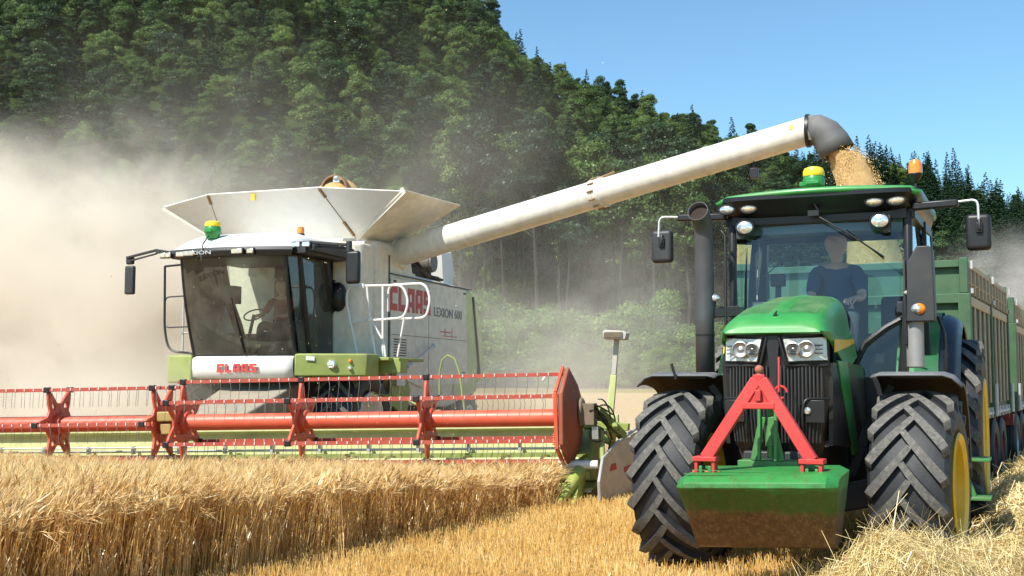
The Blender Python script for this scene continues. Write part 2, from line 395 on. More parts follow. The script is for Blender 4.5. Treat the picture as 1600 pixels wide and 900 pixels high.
land('hill', list(np.linspace(-330, 520, 171)), list(np.linspace(116.5, 520, 90)), hill_z, FLOORM, 0.02)
land('far_ground', [-3000, 0, 3000], [141, 900, 3000], lambda x, y: -3, FLOORM)

# ------------------------------------------------------------------ scattering helper (for stuff nobody could count)
def hidden_collection(name, objs):
    c = bpy.data.collections.new(name)
    for o in objs:
        for cc in list(o.users_collection): cc.objects.unlink(o)
        c.objects.link(o)
    return c
def scatter(name, sources, pts, rotz, scl, idx, kind='stuff', label=None, cat=None, tilt=None):
    col = hidden_collection(name + '_sources', sources)
    me = bpy.data.meshes.new(name); me.from_pydata([tuple(p) for p in pts], [], [])
    n = len(pts)
    rv = np.zeros((n, 3)); rv[:, 2] = rotz
    if tilt is not None: rv[:, 0] = tilt[0]; rv[:, 1] = tilt[1]
    a = me.attributes.new('rot', 'FLOAT_VECTOR', 'POINT'); a.data.foreach_set('vector', rv.ravel())
    a = me.attributes.new('scl', 'FLOAT_VECTOR', 'POINT'); a.data.foreach_set('vector', np.asarray(scl, float).ravel())
    a = me.attributes.new('idx', 'INT', 'POINT'); a.data.foreach_set('value', np.asarray(idx, np.int32))
    o = bpy.data.objects.new(name, me); SC.collection.objects.link(o)
    ng = bpy.data.node_groups.new(name + '_scatter', 'GeometryNodeTree')
    ng.interface.new_socket('Geometry', in_out='INPUT', socket_type='NodeSocketGeometry')
    ng.interface.new_socket('Geometry', in_out='OUTPUT', socket_type='NodeSocketGeometry')
    gi = ng.nodes.new('NodeGroupInput'); go = ng.nodes.new('NodeGroupOutput')
    m2p = ng.nodes.new('GeometryNodeMeshToPoints'); ip = ng.nodes.new('GeometryNodeInstanceOnPoints'); ci = ng.nodes.new('GeometryNodeCollectionInfo')
    ci.inputs['Collection'].default_value = col; ci.inputs['Separate Children'].default_value = True; ci.inputs['Reset Children'].default_value = True
    def na(nm, t):
        k = ng.nodes.new('GeometryNodeInputNamedAttribute'); k.data_type = t; k.inputs['Name'].default_value = nm
        return [s for s in k.outputs if s.enabled and s.name == 'Attribute'][0]
    L = ng.links.new
    L(gi.outputs[0], m2p.inputs[0]); L(m2p.outputs[0], ip.inputs['Points']); L(ci.outputs[0], ip.inputs['Instance'])
    ip.inputs['Pick Instance'].default_value = True
    L(na('idx', 'INT'), ip.inputs['Instance Index']); L(na('rot', 'FLOAT_VECTOR'), ip.inputs['Rotation']); L(na('scl', 'FLOAT_VECTOR'), ip.inputs['Scale'])
    L(ip.outputs[0], go.inputs[0])
    md = o.modifiers.new('scatter', 'NODES'); md.node_group = ng
    tag(o, label, cat, None, kind); return o
def quads_mesh(name, V, mat, smooth=False):
    """V: (n,4,3) array of quads"""
    n = len(V); me = bpy.data.meshes.new(name)
    me.vertices.add(n * 4); me.vertices.foreach_set('co', V.reshape(-1).astype(np.float32))
    me.loops.add(n * 4); me.loops.foreach_set('vertex_index', np.arange(n * 4, dtype=np.int32))
    me.polygons.add(n); me.polygons.foreach_set('loop_start', np.arange(0, n * 4, 4, dtype=np.int32)); me.polygons.foreach_set('loop_total', np.full(n, 4, np.int32))
    me.update(calc_edges=True); me.validate(); me.materials.append(mat); return me
def mobj(name, me):
    o = bpy.data.objects.new(name, me); SC.collection.objects.link(o); return o

# ------------------------------------------------------------------ trees
def leaf_mat(name, c0, c1, c2, trans=0.25):
    m = bpy.data.materials.new(name); m.use_nodes = True; nt = m.node_tree; nt.nodes.clear()
    out = N(nt, 'ShaderNodeOutputMaterial'); g = N(nt, 'ShaderNodeNewGeometry'); oi = N(nt, 'ShaderNodeObjectInfo')
    a = N(nt, 'ShaderNodeMath', operation='MULTIPLY_ADD'); nt.links.new(g.outputs['Random Per Island'], a.inputs[0]); a.inputs[1].default_value = 0.4
    b = N(nt, 'ShaderNodeMath', operation='MULTIPLY'); nt.links.new(oi.outputs['Random'], b.inputs[0]); b.inputs[1].default_value = 0.6; nt.links.new(b.outputs[0], a.inputs[2])
    c = ramp(nt, a.outputs[0], [(0.05, c0), (0.5, c1), (0.95, c2)])
    d = N(nt, 'ShaderNodeBsdfDiffuse'); t = N(nt, 'ShaderNodeBsdfTranslucent'); mx = N(nt, 'ShaderNodeMixShader'); mx.inputs[0].default_value = trans
    gl = N(nt, 'ShaderNodeBsdfGlossy'); gl.inputs['Roughness'].default_value = 0.45; m2 = N(nt, 'ShaderNodeMixShader'); m2.inputs[0].default_value = 0.025
    nt.links.new(c, d.inputs[0]); nt.links.new(c, t.inputs[0]); nt.links.new(d.outputs[0], mx.inputs[1]); nt.links.new(t.outputs[0], mx.inputs[2])
    nt.links.new(mx.outputs[0], m2.inputs[1]); nt.links.new(gl.outputs[0], m2.inputs[2]); nt.links.new(m2.outputs[0], out.inputs[0]); return m
LEAF = leaf_mat('broad_leaves', (0.022, 0.050, 0.012), (0.062, 0.118, 0.026), (0.16, 0.24, 0.058))
LEAFB = leaf_mat('bush_leaves', (0.06, 0.12, 0.02), (0.11, 0.20, 0.035), (0.19, 0.29, 0.07))
LEAF2 = leaf_mat('light_leaves', (0.045, 0.085, 0.018), (0.095, 0.165, 0.035), (0.19, 0.27, 0.065))
LEAF3 = leaf_mat('dark_leaves', (0.016, 0.040, 0.014), (0.036, 0.078, 0.026), (0.075, 0.135, 0.04))
NEED = leaf_mat('spruce_needles', (0.010, 0.028, 0.012), (0.020, 0.048, 0.020), (0.038, 0.075, 0.028), 0.1)
BARK = paint('bark', (0.028, 0.024, 0.019), 0.9, dust=0.0, var=0.4, updust=0)
def leaf_quads(c, nrm, size, rg, stretch=1.5):
    n = len(c); t = rg.normal(size=(n, 3)); t -= nrm * (t * nrm).sum(1, keepdims=True); t /= np.linalg.norm(t, axis=1, keepdims=True) + 1e-9
    b = np.cross(nrm, t); s = size[:, None]
    return np.stack([c - t * s * stretch * .5, c - b * s * .5 + t * s * .1, c + t * s * stretch * .5, c + b * s * .5 - t * s * .05], 1)
def broad_crown(seed, h, rad, z0, nl=26, n=13000, ls=0.19, col=None):
    rg = np.random.default_rng(seed); C = []; NR = []
    lob = []
    for i in range(nl):
        a = rg.uniform(0, 6.283); t = rg.uniform(0, 1) ** 0.8; zz = z0 + (h - z0) * (0.12 + 0.8 * t)
        prof = math.sin(math.pi * min(1, 0.22 + 0.72 * t)) ** 0.7
        rr = rad * prof * rg.uniform(0.45, 0.85); lob.append((rr * math.cos(a), rr * math.sin(a), zz, rad * rg.uniform(0.24, 0.44)))
    lob.append((0, 0, h - rad * .55, rad * .42)); lob.append((.1, 0, h - rad * 1.0, rad * .5)); lob.append((0, .1, h - rad * 1.5, rad * .55)); lob.append((0, 0, (h + z0) / 2, rad * .6))
    w = np.array([l[3] ** 2 for l in lob]); w /= w.sum()
    k = rg.choice(len(lob), n, p=w); L = np.array(lob)[k]
    d = rg.normal(size=(n, 3)); d /= np.linalg.norm(d, axis=1, keepdims=True); d[:, 2] = np.where(d[:, 2] < -0.3, -d[:, 2] * .6, d[:, 2])
    r = L[:, 3] * (1 - 0.45 * rg.uniform(0, 1, n) ** 2.0)
    # ragged sub-clumps on every lobe
    ph = np.sin(d[:, 0] * 15 + k) * np.sin(d[:, 1] * 14 + k * 2) * np.sin(d[:, 2] * 15 + k * 3)
    r *= 1 + 0.13 * ph
    c = L[:, :3] + d * r[:, None] * np.array([1, 1, .85])
    nn = d + rg.normal(size=(n, 3)) * 0.55; nn /= np.linalg.norm(nn, axis=1, keepdims=True)
    return leaf_quads(c, nn, ls * rg.uniform(0.5, 1.4, n), rg)
def spruce_crown(seed, h, rad, z0, n=8000, ls=0.19):
    rg = np.random.default_rng(seed); out = []
    nw = int((h - z0) / 0.45)
    c = []; nn = []; ss = []
    for i in range(nw):
        t = i / nw; z = z0 + (h - z0) * t; R0 = rad * (1 - t) ** 0.85 * (1 + 0.25 * math.sin(i * 2.7 + seed)) + 0.12
        nb = max(4, int(11 * (1 - t) + 4))
        for b in range(nb):
            a = rg.uniform(0, 6.283); Rb = R0 * rg.uniform(0.7, 1.12); m = max(3, int(n / nw / nb))
            u = rg.uniform(0.12, 1, m) ** 0.7
            sw = rg.normal(0, 0.13, m) * u
            x = np.cos(a + sw) * Rb * u; y = np.sin(a + sw) * Rb * u; zz = z - 0.32 * Rb * u ** 1.5 + 0.25 * Rb * u ** 4 + rg.normal(0, 0.06, m)
            c.append(np.stack([x, y, zz], 1)); q = np.stack([np.cos(a) * .5 + rg.normal(0, .4, m), np.sin(a) * .5 + rg.normal(0, .4, m), np.full(m, .8)], 1)
            nn.append(q); ss.append(ls * (0.55 + 0.7 * (1 - t)) * rg.uniform(.6, 1.3, m))
    c = np.concatenate(c); nn = np.concatenate(nn); nn /= np.linalg.norm(nn, axis=1, keepdims=True); ss = np.concatenate(ss)
    return leaf_quads(c, nn, ss, rg, 1.8)
def trunk_mesh(name, h, r, seed, limbs=4, top=0.92):
    rg = random.Random(seed); mb = MB()
    pts = [(rg.uniform(-.12, .12) * i, rg.uniform(-.12, .12) * i, h * top * i / 5) for i in range(6)]
    mb.tube(pts, r, 7, radii=[r * (1.25 - i / 5.2) for i in range(6)])
    for k in range(limbs):
        z = h * rg.uniform(.3, .65); a = rg.uniform(0, 6.28); l = h * rg.uniform(.15, .25)
        mb.tube([(0, 0, z), (math.cos(a) * l * .5, math.sin(a) * l * .5, z + l * .45), (math.cos(a) * l, math.sin(a) * l, z + l)], r * .3, 5, radii=[r * .4, r * .28, r * .1])
    o = mb.build(name, BARK); return o
class TreeKind: pass
def kind(name, crown_me, trunk_ob):
    k = TreeKind(); k.name = name; k.crown = crown_me; k.trunk = trunk_ob.data; bpy.data.objects.remove(trunk_ob); return k
KB = []
for i in range(6):
    h = 11.5 + i % 3; KB.append(kind('broadleaf_tree', quads_mesh('crown', broad_crown(20 + i, h * (1, .8, 1.15, .9, 1.05, .75)[i], (3.6, 4.1, 2.9, 3.8, 3.2, 3.9)[i], 2.0, (22, 34, 26, 24, 40, 28)[i]), (LEAF, LEAF2, LEAF3, LEAF2, LEAF, LEAF3)[i]), trunk_mesh('trunk', h, .22, i)))
KS = []
for i in range(4):
    h = 14.0 + i; KS.append(kind('spruce_tree', quads_mesh('crown', spruce_crown(40 + i, h, 2.5 + .2 * i, 1.0), NEED), trunk_mesh('trunk', h, .18, 10 + i, 0, .97)))
KP = []     # tall forest-edge trees with long bare trunks
for i in range(3):
    h = 21.0 + i; KP.append(kind('tall_tree', quads_mesh('crown', broad_crown(60 + i, h, 3.0, 9.5 + i, 26, 11000, .17), LEAF if i == 1 else NEED), trunk_mesh('trunk', h, .2, 20 + i, 3)))
KU = []
for i in range(4):
    h = 4.6 + .5 * i; KU.append(kind('bush', quads_mesh('crown', broad_crown(80 + i, h, 2.3 + .15 * i, 0.1, 24, 9000, .12), LEAFB), trunk_mesh('trunk', h, .07, 30 + i, 5)))
def tree(k, loc, rz, s, label, group, cat, name=None):
    o = thing(name or k.name, label, cat, loc, rz, group); o.scale = s if hasattr(s, '__len__') else (s, s, s)
    a = bpy.data.objects.new('crown', k.crown); b = bpy.data.objects.new('trunk', k.trunk)
    for q in (a, b): SC.collection.objects.link(q); q.parent = o
    return o
tr = random.Random(3)
# place the wood on a jittered grid over the slope
cand = []
yy = BASE_Y + 1
while yy < 330:
    step = 2.95 + (yy - BASE_Y) * 0.008
    x = -0.54 * yy - 6
    while x < 0.54 * yy + 8:
        px, py = x + tr.uniform(-1.9, 1.9), yy + tr.uniform(-1.9, 1.9)
        u = 800 + 1890 * px / py; d = ridge_d(u)
        if -190 < u < 1800 and py < d + 5: cand.append((px, py, u, (py - BASE_Y) / (d - BASE_Y)))
        x += step
    yy += step * 0.92
edge_zone = lambda u, py: 690 < u < 1130 and py < 128
things_t, stuff_t = [], []
for c in cand:
    px, py, u, s = c
    if edge_zone(u, py): continue
    # spruce share: mostly broadleaf left, mostly spruce on the right-hand ridge
    ps = 0.2 + 0.7 * sm((u - 1080) / 260) + 0.12 * (mnoise.noise(Vector((px / 30, py / 30, 5))) > .1)
    sp = tr.random() < ps
    (things_t if (s > 0.977 or (s < 0.06 and tr.random() < .8)) else stuff_t).append((px, py, u, s, sp))
print('trees', len(things_t), 'in the mass', len(stuff_t))
ntree = 0
for (px, py, u, s, sp) in things_t:
    K = tr.choice(KS if sp else KB); sc_ = tr.uniform(.38, .62) * (0.9 if s > .9 else 1)
    zone = 'on the ridge line against the sky' if s > .9 else 'on the lower slope'
    side = 'behind the dust cloud' if u < 420 else 'behind the harvester' if u < 800 else 'between the two machines' if u < 1080 else 'behind the tractor'
    tree(K, (px, py, hill_z(px, py) - .3), tr.uniform(0, 6.28), (sc_ * tr.uniform(.8, 1.05), sc_ * tr.uniform(.8, 1.05), sc_),
         ('dark pointed spruce ' if sp else 'round-crowned green broadleaf tree ') + zone + ' ' + side, ('spruces ' if sp else 'broadleaf trees ') + zone + ' ' + side, 'tree')
    ntree += 1
# the tall shaded forest edge in the middle of the picture
for i in range(26):
    u = 700 + i * 17 + tr.uniform(-7, 7); py = 118 + (i * 7 % 11) + tr.uniform(-1, 1); px = (u - 800) / 1890 * py
    s_ = tr.uniform(.9, 1.1) * (0.97 + .12 * math.sin(i))
    tree(KP[i % 3], (px, py, hill_z(px, py) - .2), tr.uniform(0, 6.28), (s_, s_, s_), 'tall bare-trunked tree at the dark forest edge between the two machines', 'tall trees at the dark forest edge', 'tree')
nk = len(KB)
srcs = [mobj('wood_crown_%d' % i, k.crown) for i, k in enumerate(KB + KS)]
for i, o in enumerate(srcs): o.name = 'source_%02d' % i
idx = [tr.randrange(nk, nk + len(KS)) if t[4] else tr.randrange(nk) for t in stuff_t]
scl = [[q * tr.uniform(.93, 1.07), q * tr.uniform(.93, 1.07), q] for q in (tr.choice((.36, .44, .52, .58, .70)) * tr.uniform(.9, 1.1) for _ in stuff_t)]
scatter('hillside_wood', srcs, [(t[0], t[1], hill_z(t[0], t[1]) - .5) for t in stuff_t], [tr.uniform(0, 6.28) for _ in stuff_t], scl, idx,
        label='mixed broadleaf and spruce wood covering the steep hillside', cat='wood')
# bushes along the field edge
bl = [(-60 + i * 46 + tr.uniform(-14, 14), 111 + tr.uniform(-2, 2.5), tr.uniform(.95, 1.3)) for i in range(38)]
bl += [(760 + i * 30 + tr.uniform(-8, 8), 113.5 + tr.uniform(-1, 1.5), tr.uniform(1.2, 1.55)) for i in range(11)]
bl += [(860 + i * 33 + tr.uniform(-8, 8), 104 + tr.uniform(-1, 1), tr.uniform(.45, .66)) for i in range(9)]
for i, (u, py, s_) in enumerate(bl):
    px = (u - 800) / 1890 * py
    small = s_ < .7
    side = 'behind the dust cloud' if u < 420 else 'behind the harvester' if u < 760 else 'between the two machines' if u < 1090 else 'behind the tractor and trailer'
    tree(KU[i % 4], (px, py, field_z(px, py) - .1), tr.uniform(0, 6.28), (s_, s_, s_ * tr.uniform(.9, 1.1)),
         ('low pale green bush at the field edge ' if small else 'leafy green bush along the foot of the wood ') + side, ('low bushes ' if small else 'bushes ') + side, 'bush', 'bush')
# ------------------------------------------------------------------ crop, stubble, straw
def straw_mat(name, stops, trans=0.2, var=0.35):
    m = bpy.data.materials.new(name); m.use_nodes = True; nt = m.node_tree; nt.nodes.clear()
    out = N(nt, 'ShaderNodeOutputMaterial'); g = N(nt, 'ShaderNodeNewGeometry'); oi = N(nt, 'ShaderNodeObjectInfo')
    a = N(nt, 'ShaderNodeMath', operation='MULTIPLY_ADD'); nt.links.new(g.outputs['Random Per Island'], a.inputs[0]); a.inputs[1].default_value = 1 - var
    b = N(nt, 'ShaderNodeMath', operation='MULTIPLY'); nt.links.new(oi.outputs['Random'], b.inputs[0]); b.inputs[1].default_value = var; nt.links.new(b.outputs[0], a.inputs[2])
    c = ramp(nt, a.outputs[0], stops)
    d = N(nt, 'ShaderNodeBsdfDiffuse'); t = N(nt, 'ShaderNodeBsdfTranslucent'); mx = N(nt, 'ShaderNodeMixShader'); mx.inputs[0].default_value = trans
    gl = N(nt, 'ShaderNodeBsdfGlossy'); gl.inputs['Roughness'].default_value = 0.35; m2 = N(nt, 'ShaderNodeMixShader'); m2.inputs[0].default_value = 0.05
    nt.links.new(c, d.inputs[0]); nt.links.new(c, t.inputs[0]); nt.links.new(d.outputs[0], mx.inputs[1]); nt.links.new(t.outputs[0], mx.inputs[2])
    nt.links.new(mx.outputs[0], m2.inputs[1]); nt.links.new(gl.outputs[0], m2.inputs[2]); nt.links.new(m2.outputs[0], out.inputs[0]); return m
STALK = straw_mat('wheat_stalk', [(0.1, (0.52, 0.28, 0.08)), (0.5, (0.84, 0.55, 0.19)), (0.9, (0.95, 0.78, 0.42))], 0.42)
EARM = straw_mat('wheat_ear', [(0.05, (0.46, 0.25, 0.08)), (0.5, (0.86, 0.62, 0.28)), (0.95, (0.92, 0.76, 0.44))], 0.25)
STUB = straw_mat('stubble_stalk', [(0.1, (0.60, 0.36, 0.10)), (0.5, (0.84, 0.58, 0.20)), (0.9, (0.93, 0.75, 0.36))], 0.2)
STRAW = straw_mat('loose_straw', [(0.03, (0.36, 0.24, 0.08)), (0.35, (0.68, 0.51, 0.21)), (0.9, (0.90, 0.77, 0.43))], 0.2, 0.0)
GRAIN = straw_mat('grain', [(0.1, (0.60, 0.34, 0.10)), (0.5, (0.85, 0.58, 0.24)), (0.95, (0.93, 0.74, 0.40))], 0.05, 0.0)

def wheat_clump(seed, n=16, size=0.2, H=0.56):
    rg = np.random.default_rng(seed); Q = []; mi = []
    def ribbon(P, W, side, m):
        for a in range(len(P) - 1):
            Q.append([P[a] - side * W[a], P[a] + side * W[a], P[a + 1] + side * W[a + 1], P[a + 1] - side * W[a + 1]]); mi.append(m)
    def prism3(P, W, m):
        a0 = rg.uniform(0, 6.28)
        for k in range(2):
            side = np.array([math.cos(a0 + k * 1.57), math.sin(a0 + k * 1.57), 0.0]); ribbon(P, W, side, m)
    for i in range(n):
        b = np.array([rg.uniform(-.5, .5) * size * 1.25, rg.uniform(-.5, .5) * size * 1.25, 0.0])
        h = H * rg.uniform(0.82, 1.06); az = rg.normal(0.35, 1.0); lean = abs(rg.normal(0.05, .05))
        dr = np.array([math.cos(az), math.sin(az), 0.0]); up = np.array([0, 0, 1.0])
        top = b + up * h * .86 + dr * lean; mid = b + up * h * .45 + dr * lean * .3
        prism3([b, mid, top], [.0034, .003, .0022], 0)
        # nodding neck and ear
        bend = rg.uniform(.25, 1.5); d1 = up * math.cos(bend * .35) + dr * math.sin(bend * .35); d2 = up * math.cos(bend) + dr * math.sin(bend)
        p1 = top + d1 * .05; p2 = p1 + d2 * .05; d3 = up * math.cos(bend * 1.15) + dr * math.sin(bend * 1.15); p3 = p2 + d3 * .05
        prism3([top, p1], [.0018, .0016], 0); prism3([p1, (p1 + p2) / 2, p2, p3], [.004, .0125, .0115, .003], 1)
        # awns
        for k in range(7):
            s = p1 + (p3 - p1) * rg.uniform(.1, .9); dd = d3 * .8 + rg.normal(size=3) * .28 + up * .1; dd /= np.linalg.norm(dd); e = s + dd * rg.uniform(.07, .13)
            sd = np.cross(dd, rg.normal(size=3)); sd /= np.linalg.norm(sd); Q.append([s - sd * .0016, s + sd * .0016, e + sd * .0005, e - sd * .0005]); mi.append(1)
        # a dry leaf or two
        for k in range(2):
            if rg.uniform() < .75:
                z = h * rg.uniform(.2, .7); s = b + up * z + dr * lean * z / h; a2 = rg.uniform(0, 6.28); o = np.array([math.cos(a2), math.sin(a2), 0.0])
                m1 = s + o * .04 + up * .05; e = s + o * .10 - up * rg.uniform(0, .08); sd = np.array([-o[1], o[0], .3]); ribbon([s, m1, e], [.003, .004, .001], sd, 0)
    V = np.array(Q, float); me = quads_mesh('wheat_clump', V, STALK); me.materials.append(EARM)
    me.polygons.foreach_set('material_index', np.array(mi, np.int32)[:len(me.polygons)]); return me
def edge_x(y): return -2.2 + 0.509 * (y - 9.8)
def header_y(x): return 15.9 + (0.72 - x) * math.tan(R(12)) + 0.02
wsrc = [mobj('wheat_source_%02d' % i, wheat_clump(100 + i)) for i in range(10)]
pts, rz, sc_, ix, t1, t2 = [], [], [], [], [], []
g = 0.135
for x in np.arange(-13.0, 0.9, g):
    for y in np.arange(6.2, 18.2, g):
        px, py = x + rnd.uniform(-.06, .06), y + rnd.uniform(-.06, .06)
        e = edge_x(py) + 0.07 * math.sin(py * 5.3) + .05 * math.sin(py * 13)
        if px > e or py > header_y(px) or px > .48: continue
        if px / py < -.78: continue
        # farther in than a metre from the cut edge only every second clump is needed
        if px > e - .35 and rnd.random() < .4: continue
        if px < e - 1.6 and rnd.random() < .25: continue
        pts.append((px, py, 0)); rz.append(rnd.uniform(-.5, .5)); q = rnd.uniform(.9, 1.08) + .035 * math.sin(px * 1.7 + py * .8)
        sc_.append((q, q, q * (1 + .05 * mnoise.noise(Vector((px, py, 0)))) * (1.34 - .50 * sm((py - 9.5) / 5.0)))); ix.append(rnd.randrange(10)); t1.append(rnd.gauss(0, .035)); t2.append(rnd.gauss(.03, .05))
print('wheat clumps', len(pts))
scatter('standing_wheat', wsrc, pts, rz, sc_, ix, label='ripe golden wheat still standing in front of the harvester reel', cat='wheat crop', tilt=(t1, t2))

def stubble_patch(seed, size=0.5, n=150):
    rg = np.random.default_rng(seed); Q = []
    for i in range(n):
        row = rg.integers(0, 4); x = (row + .5) / 4 * size - size / 2 + rg.normal(0, .022); y = rg.uniform(-.5, .5) * size
        h = rg.uniform(.07, .15); lean = rg.normal(0, .025, 2); a0 = rg.uniform(0, 3.14)
        for k in range(2):
            s = np.array([math.cos(a0 + 1.57 * k), math.sin(a0 + 1.57 * k), 0]) * .0026; p = np.array([x, y, -.01]); q = np.array([x + lean[0], y + lean[1], h]); Q.append([p - s, p + s, q + s, q - s])
    for i in range(26):   # chaff and short broken straws lying between the rows
        p = np.array([rg.uniform(-.5, .5) * size, rg.uniform(-.5, .5) * size, rg.uniform(.005, .05)]); a = rg.uniform(0, 6.28); l = rg.uniform(.03, .12)
        d = np.array([math.cos(a), math.sin(a), rg.normal(0, .15)]) * l; s = np.array([-math.sin(a), math.cos(a), 0]) * .0025; Q.append([p - s, p + s, p + d + s, p + d - s])
    return quads_mesh('stubble', np.array(Q), STUB)
ssrc = [mobj('stubble_source_%02d' % i, stubble_patch(200 + i)) for i in range(8)]
pts, rz, sc_, ix = [], [], [], []
ra = -math.atan(0.509)
cr, sr = math.cos(ra), math.sin(ra)
for i in range(-60, 60):
    for j in range(-10, 80):
        lx, ly = i * .48, j * .48
        px, py = -2.2 + lx * cr - ly * sr, 9.8 + lx * sr + ly * cr
        if py < 6 or py > 30 or abs(px / py) > .62: continue
        if px < edge_x(py) - .1 and py < header_y(px): continue
        if py > 20 and px < -3: continue
        pts.append((px, py, field_z(px, py) - .002)); rz.append(ra + rnd.choice((0, math.pi)) + rnd.uniform(-.06, .06)); q = rnd.uniform(.85, 1.1); sc_.append((1, 1, q)); ix.append(rnd.randrange(8))
print('stubble patches', len(pts))
scatter('stubble', ssrc, pts, rz, sc_, ix, label='short golden stubble left on the cut ground', cat='stubble')

# loose straw: a heap in front of the tractor's outer wheel and the swath that runs on beside it
SW = [((2.55, 8.15), 0.80, .52), ((3.05, 8.75), .55, .34), ((4.1, 9.9), .5, .30), ((4.55, 10.9), .72, .52), ((5.15, 12.3), .75, .50), ((5.9, 14.0), .75, .48), ((6.9, 16.2), .8, .52), ((8.1, 18.6), .8, .45), ((9.6, 21.5), .8, .45), ((12, 26), .8, .45)]
def swath_h(x, y):
    best = 0.0
    for ((ax, ay), wa, ha), ((bx, by), wb, hb) in zip(SW, SW[1:]):
        dx, dy = bx - ax, by - ay; t = max(0, min(1, ((x - ax) * dx + (y - ay) * dy) / (dx * dx + dy * dy)))
        w_, h_ = wa + (wb - wa) * t, ha + (hb - ha) * t; d = math.hypot(x - ax - dx * t, y - ay - dy * t) / w_
        if d < 1.25: best = max(best, h_ * (math.exp(-(d * 1.45) ** 2 * 0.9) - .12) / .88)
    return best * (1 + .22 * mnoise.noise(Vector((x * 2.2, y * 2.2, 3)))) + .05 * mnoise.noise(Vector((x * 6, y * 6, 1))) * (best > .05)
def straw_mesh(name, x0, x1, y0, y1, n, wd, seed, lift=1.0, kids=True):
    rg = np.random.default_rng(seed); P = []; H = []
    while len(P) < n:
        x, y = rg.uniform(x0, x1), rg.uniform(y0, y1); h = swath_h(x, y)
        if h < .015 and rg.uniform() > .02: continue
        P.append((x, y, h)); H.append(h)
    P = np.array(P); H = np.array(H)
    e = .05
    gx = np.array([swath_h(p[0] + e, p[1]) - swath_h(p[0] - e, p[1]) for p in P]) / (2 * e); gy = np.array([swath_h(p[0], p[1] + e) - swath_h(p[0], p[1] - e) for p in P]) / (2 * e)
    L = rg.gamma(4, .045, n) + .06; a = rg.uniform(0, 6.283, n); d = np.stack([np.cos(a), np.sin(a), np.zeros(n)], 1)
    d[:, 2] = d[:, 0] * gx + d[:, 1] * gy + rg.normal(0, .22, n)
    wild = rg.uniform(0, 1, n) < .05 * lift; d[wild, 2] += rg.uniform(.4, 1.5, wild.sum()); L[wild] *= 1.35
    d /= np.linalg.norm(d, axis=1, keepdims=True)
    up = np.zeros((n, 3)); up[:, 2] = 1
    s = np.cross(d, up + rg.normal(size=(n, 3)) * .5); s /= np.linalg.norm(s, axis=1, keepdims=True); s *= (wd * rg.uniform(.6, 1.3, n))[:, None]
    c = P.copy(); c[:, 2] -= rg.uniform(-.015, .05, n); c[wild, 2] += .04
    k = rg.normal(0, .1, (n, 3)) * L[:, None]; A = c - d * L[:, None] / 2; B = c + k; C = c + d * L[:, None] / 2
    V = np.concatenate([np.stack([A - s, A + s, B + s, B - s], 1), np.stack([B - s, B + s, C + s, C - s], 1)]); V = V.reshape(2, n, 4, 3).transpose(1, 0, 2, 3).reshape(-1, 4, 3)
    # weld by island: build with shared middle vertices so the colour stays the same along one straw
    vs = np.stack([A - s, A + s, B + s, B - s, C + s, C - s], 1).reshape(-1, 3)
    me = bpy.data.meshes.new(name); me.vertices.add(len(vs)); me.vertices.foreach_set('co', vs.reshape(-1).astype(np.float32))
    base = (np.arange(n) * 6)[:, None]; li = np.concatenate([base + np.array([0, 1, 2, 3]), base + np.array([3, 2, 4, 5])], 1).reshape(-1)
    me.loops.add(len(li)); me.loops.foreach_set('vertex_index', li.astype(np.int32)); m = len(li) // 4
    me.polygons.add(m); me.polygons.foreach_set('loop_start', np.arange(0, m * 4, 4, dtype=np.int32)); me.polygons.foreach_set('loop_total', np.full(m, 4, np.int32))
    me.update(calc_edges=True); me.materials.append(STRAW); return me
def swath_base():
    m, nt, b = nmat('straw_mass'); a = tex(nt, 30, 8, .75)
    nt.links.new(ramp(nt, a, [(0.3, (0.16, 0.10, 0.04)), (0.7, (0.55, 0.42, 0.18))]), b.inputs['Base Color']); b.inputs['Roughness'].default_value = 1
    return m
sb = swath_base()
def straw_thing(name, x0, x1, y0, y1, n, wd, seed, label):
    mb = MB(); xs = np.arange(x0, x1, .08); ys = np.arange(y0, y1, .08)
    mb.grid([[(x, y, max(swath_h(x, y) - .03, -.03)) for x in xs] for y in ys])
    o = mb.build(name, sb, angle=180, fix=False); tag(o, label, 'straw', None, 'stuff')
    s = straw_mesh('straw_stalks', x0, x1, y0, y1, n, wd, seed); q = mobj('straw_stalks', s); q.parent = o; q['kind'] = 'stuff'; return o
straw_thing('straw_heap', 1.2, 3.75, 6.9, 9.75, 34000, .0017, 7, 'bright tangled straw heap lying in front of the tractor wheel')
straw_thing('straw_swath', 3.75, 13, 9.0, 27, 30000, .0032, 8, 'long straw swath running beside the tractor and trailers')

# chaff blown about by the reel and the fan
rg = np.random.default_rng(31); n = 1500
P = np.stack([rg.uniform(-8, 2.5, n), rg.uniform(13.5, 24, n), rg.gamma(2.0, 1.0, n) + .3], 1)
nn = rg.normal(size=(n, 3)); nn /= np.linalg.norm(nn, axis=1, keepdims=True)
tag(mobj('flying_chaff', quads_mesh('flying_chaff', leaf_quads(P, nn, rg.uniform(.005, .012, n), rg, 2.0), STRAW)), 'bits of chaff flying through the air round the harvester', 'chaff', None, 'stuff')
